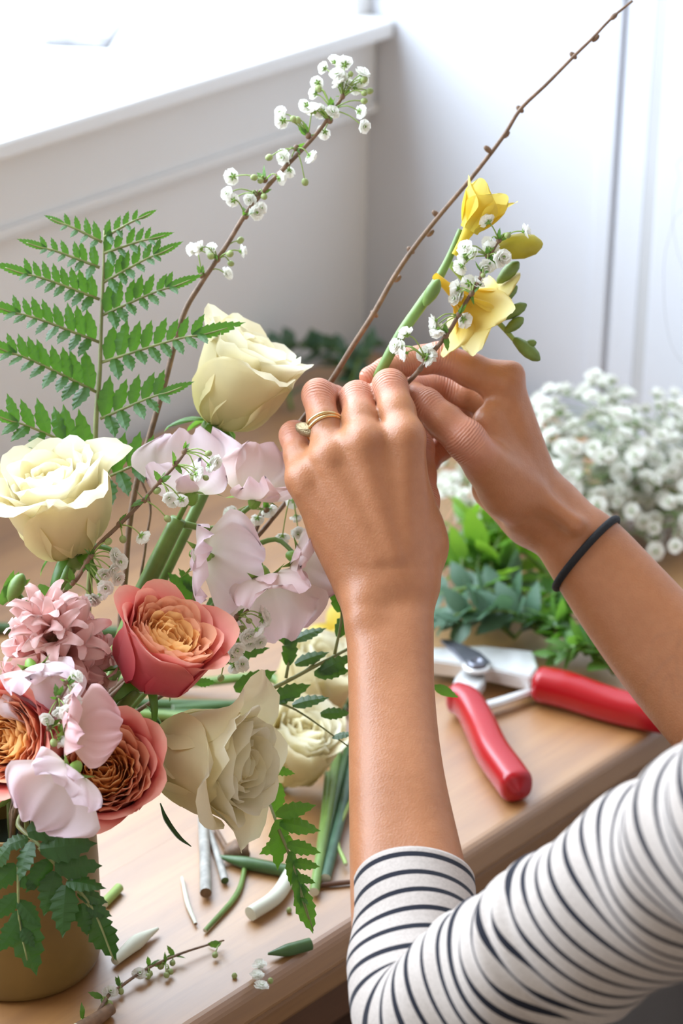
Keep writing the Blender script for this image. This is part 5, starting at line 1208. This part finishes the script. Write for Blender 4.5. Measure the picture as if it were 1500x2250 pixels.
# sprig of spirea lying on the table
def table_spirea(label, pts, nodes):
    pts = [np.asarray(p) for p in pts]; base = pts[-1]; root = thing('spirea_sprig', base, label, 'sprig')
    tube('twig', pts, [.0005, .0008, .001], TWIG, root, base, n=7)
    for (x, y, k) in nodes:
        p = T(x, y, .004); 
        for j in range(3): inst('leaf', TLEAF, root, leafM(p - base, nrm(rng.normal(0, 1, 3) + [0, 0, .5]), nrm(rng.normal(0, 1, 3) + [0, 0, .6]), .0065*rng.uniform(.8, 1.3)))
        for j in range(k): 
            q = T(x + rng.uniform(-16, 16), y + rng.uniform(4, 26), .003); tube('pedicel', [p, (p+q)/2 + [0, 0, .002], q], .0003, STEML, root, base, n=4, k=5); inst('bud', BUDM, root, frameM(q - base, nrm(q - p), (1, 0, 0), .95))
    for (x, y) in ((306, 2142), (242, 2182)):
        inst('blossom', BLM[0], root, frameM(T(x, y, .004) - base, cdir(.2, .7, .6), (1, 0, 0)))
table_spirea('fallen spirea sprig with small buds lying beside the pot', [T(492, 2066, .004), T(450, 2078, .004), T(390, 2098, .005), T(320, 2130, .005), T(262, 2170, .004), T(240, 2185, .004), T(215, 2225, .006)], [(484, 2074, 2), (382, 2100, 1), (362, 2118, 3), (328, 2122, 3), (264, 2168, 1), (225, 2192, 2), (180, 2240, 1)])
for i, (x, y, lab) in enumerate(((570, 2122, 'single fallen white blossom lying near the table edge'), (564, 2145, 'single fallen white blossom lying near the table edge'), (574, 2168, 'single fallen white blossom lying near the table edge'))):
    o = inst('fallen_blossom', BLM[i], None, frameM(T(x, y, .0022), cdir(.1*i, .9, .4), (1, 0, 0), .95)); tag(o, lab, 'blossom', 'fallen white blossoms')
for i, (x, y) in enumerate(((515, 2144), (594, 2155), (635, 2000))):
    o = inst('fallen_bud', BUDM, None, frameM(T(x, y, .0014), (0, 0, 1), (1, 0, 0), .9)); tag(o, 'tiny green bud lying on the wood near the clippings', 'bud', 'fallen green buds')
# leaf blade on the pale cream rose and a small leaf by the arm
o = obj('loose_leaf', *leaflet_geo(.0135, .0035, 5, 0.0, 0, .2, 2), FERNL, None, leafM(P(952, 1508, 1.2), cdir(1, -.35, .1), cdir(0, .5, .9), 1.0)); tag(o, 'small green leaf tip showing beside the forearm', 'leaf')

# slender drooping leaf under the ruffled rose and a pointed bud with leaves beside the large rose
lv = thing('drooping_leaf', P(352, 1765, 1.14), 'slender dark green leaf curling down under the ruffled cream rose', 'leaf')
LB = P(352, 1765, 1.14)
for nm, pts, w in (('blade', [(352, 1765, 1.14), (365, 1800, 1.138), (392, 1838, 1.136), (420, 1860, 1.134)], [.0006, .0026, .0022, .0004]),):
    tube(nm, [P(*q) for q in pts], w, FERND, lv, LB, n=8, k=24, flat=.35)
sb = thing('green_bud_stem', P(95, 1500, 1.17), 'green pointed bud with narrow leaves under the large cream rose', 'bud stem')
SB = P(95, 1500, 1.17)
tube('stem', [P(-20, 1335, 1.17), P(25, 1305, 1.17), P(60, 1340, 1.17), SB], [.001, .0016, .002], STEM, sb, SB)
for (x, y, tx, ty) in ((2, 1328, 40, 1262), (25, 1300, 62, 1275), (10, 1310, 30, 1258), (75, 1290, 88, 1320), (85, 1285, 130, 1320)):
    a, b = P(x, y, 1.168), P(tx, ty, 1.165); inst('leaf', leafshape(LEAF), sb, leafM(a - SB, b - a, cdir(.3, .2, 1), np.linalg.norm(b - a)))
bud_part(P(20, 1322, 1.166), cdir(.45, .9, 0), .016, .0042, STEM, 'bud', sb, SB)
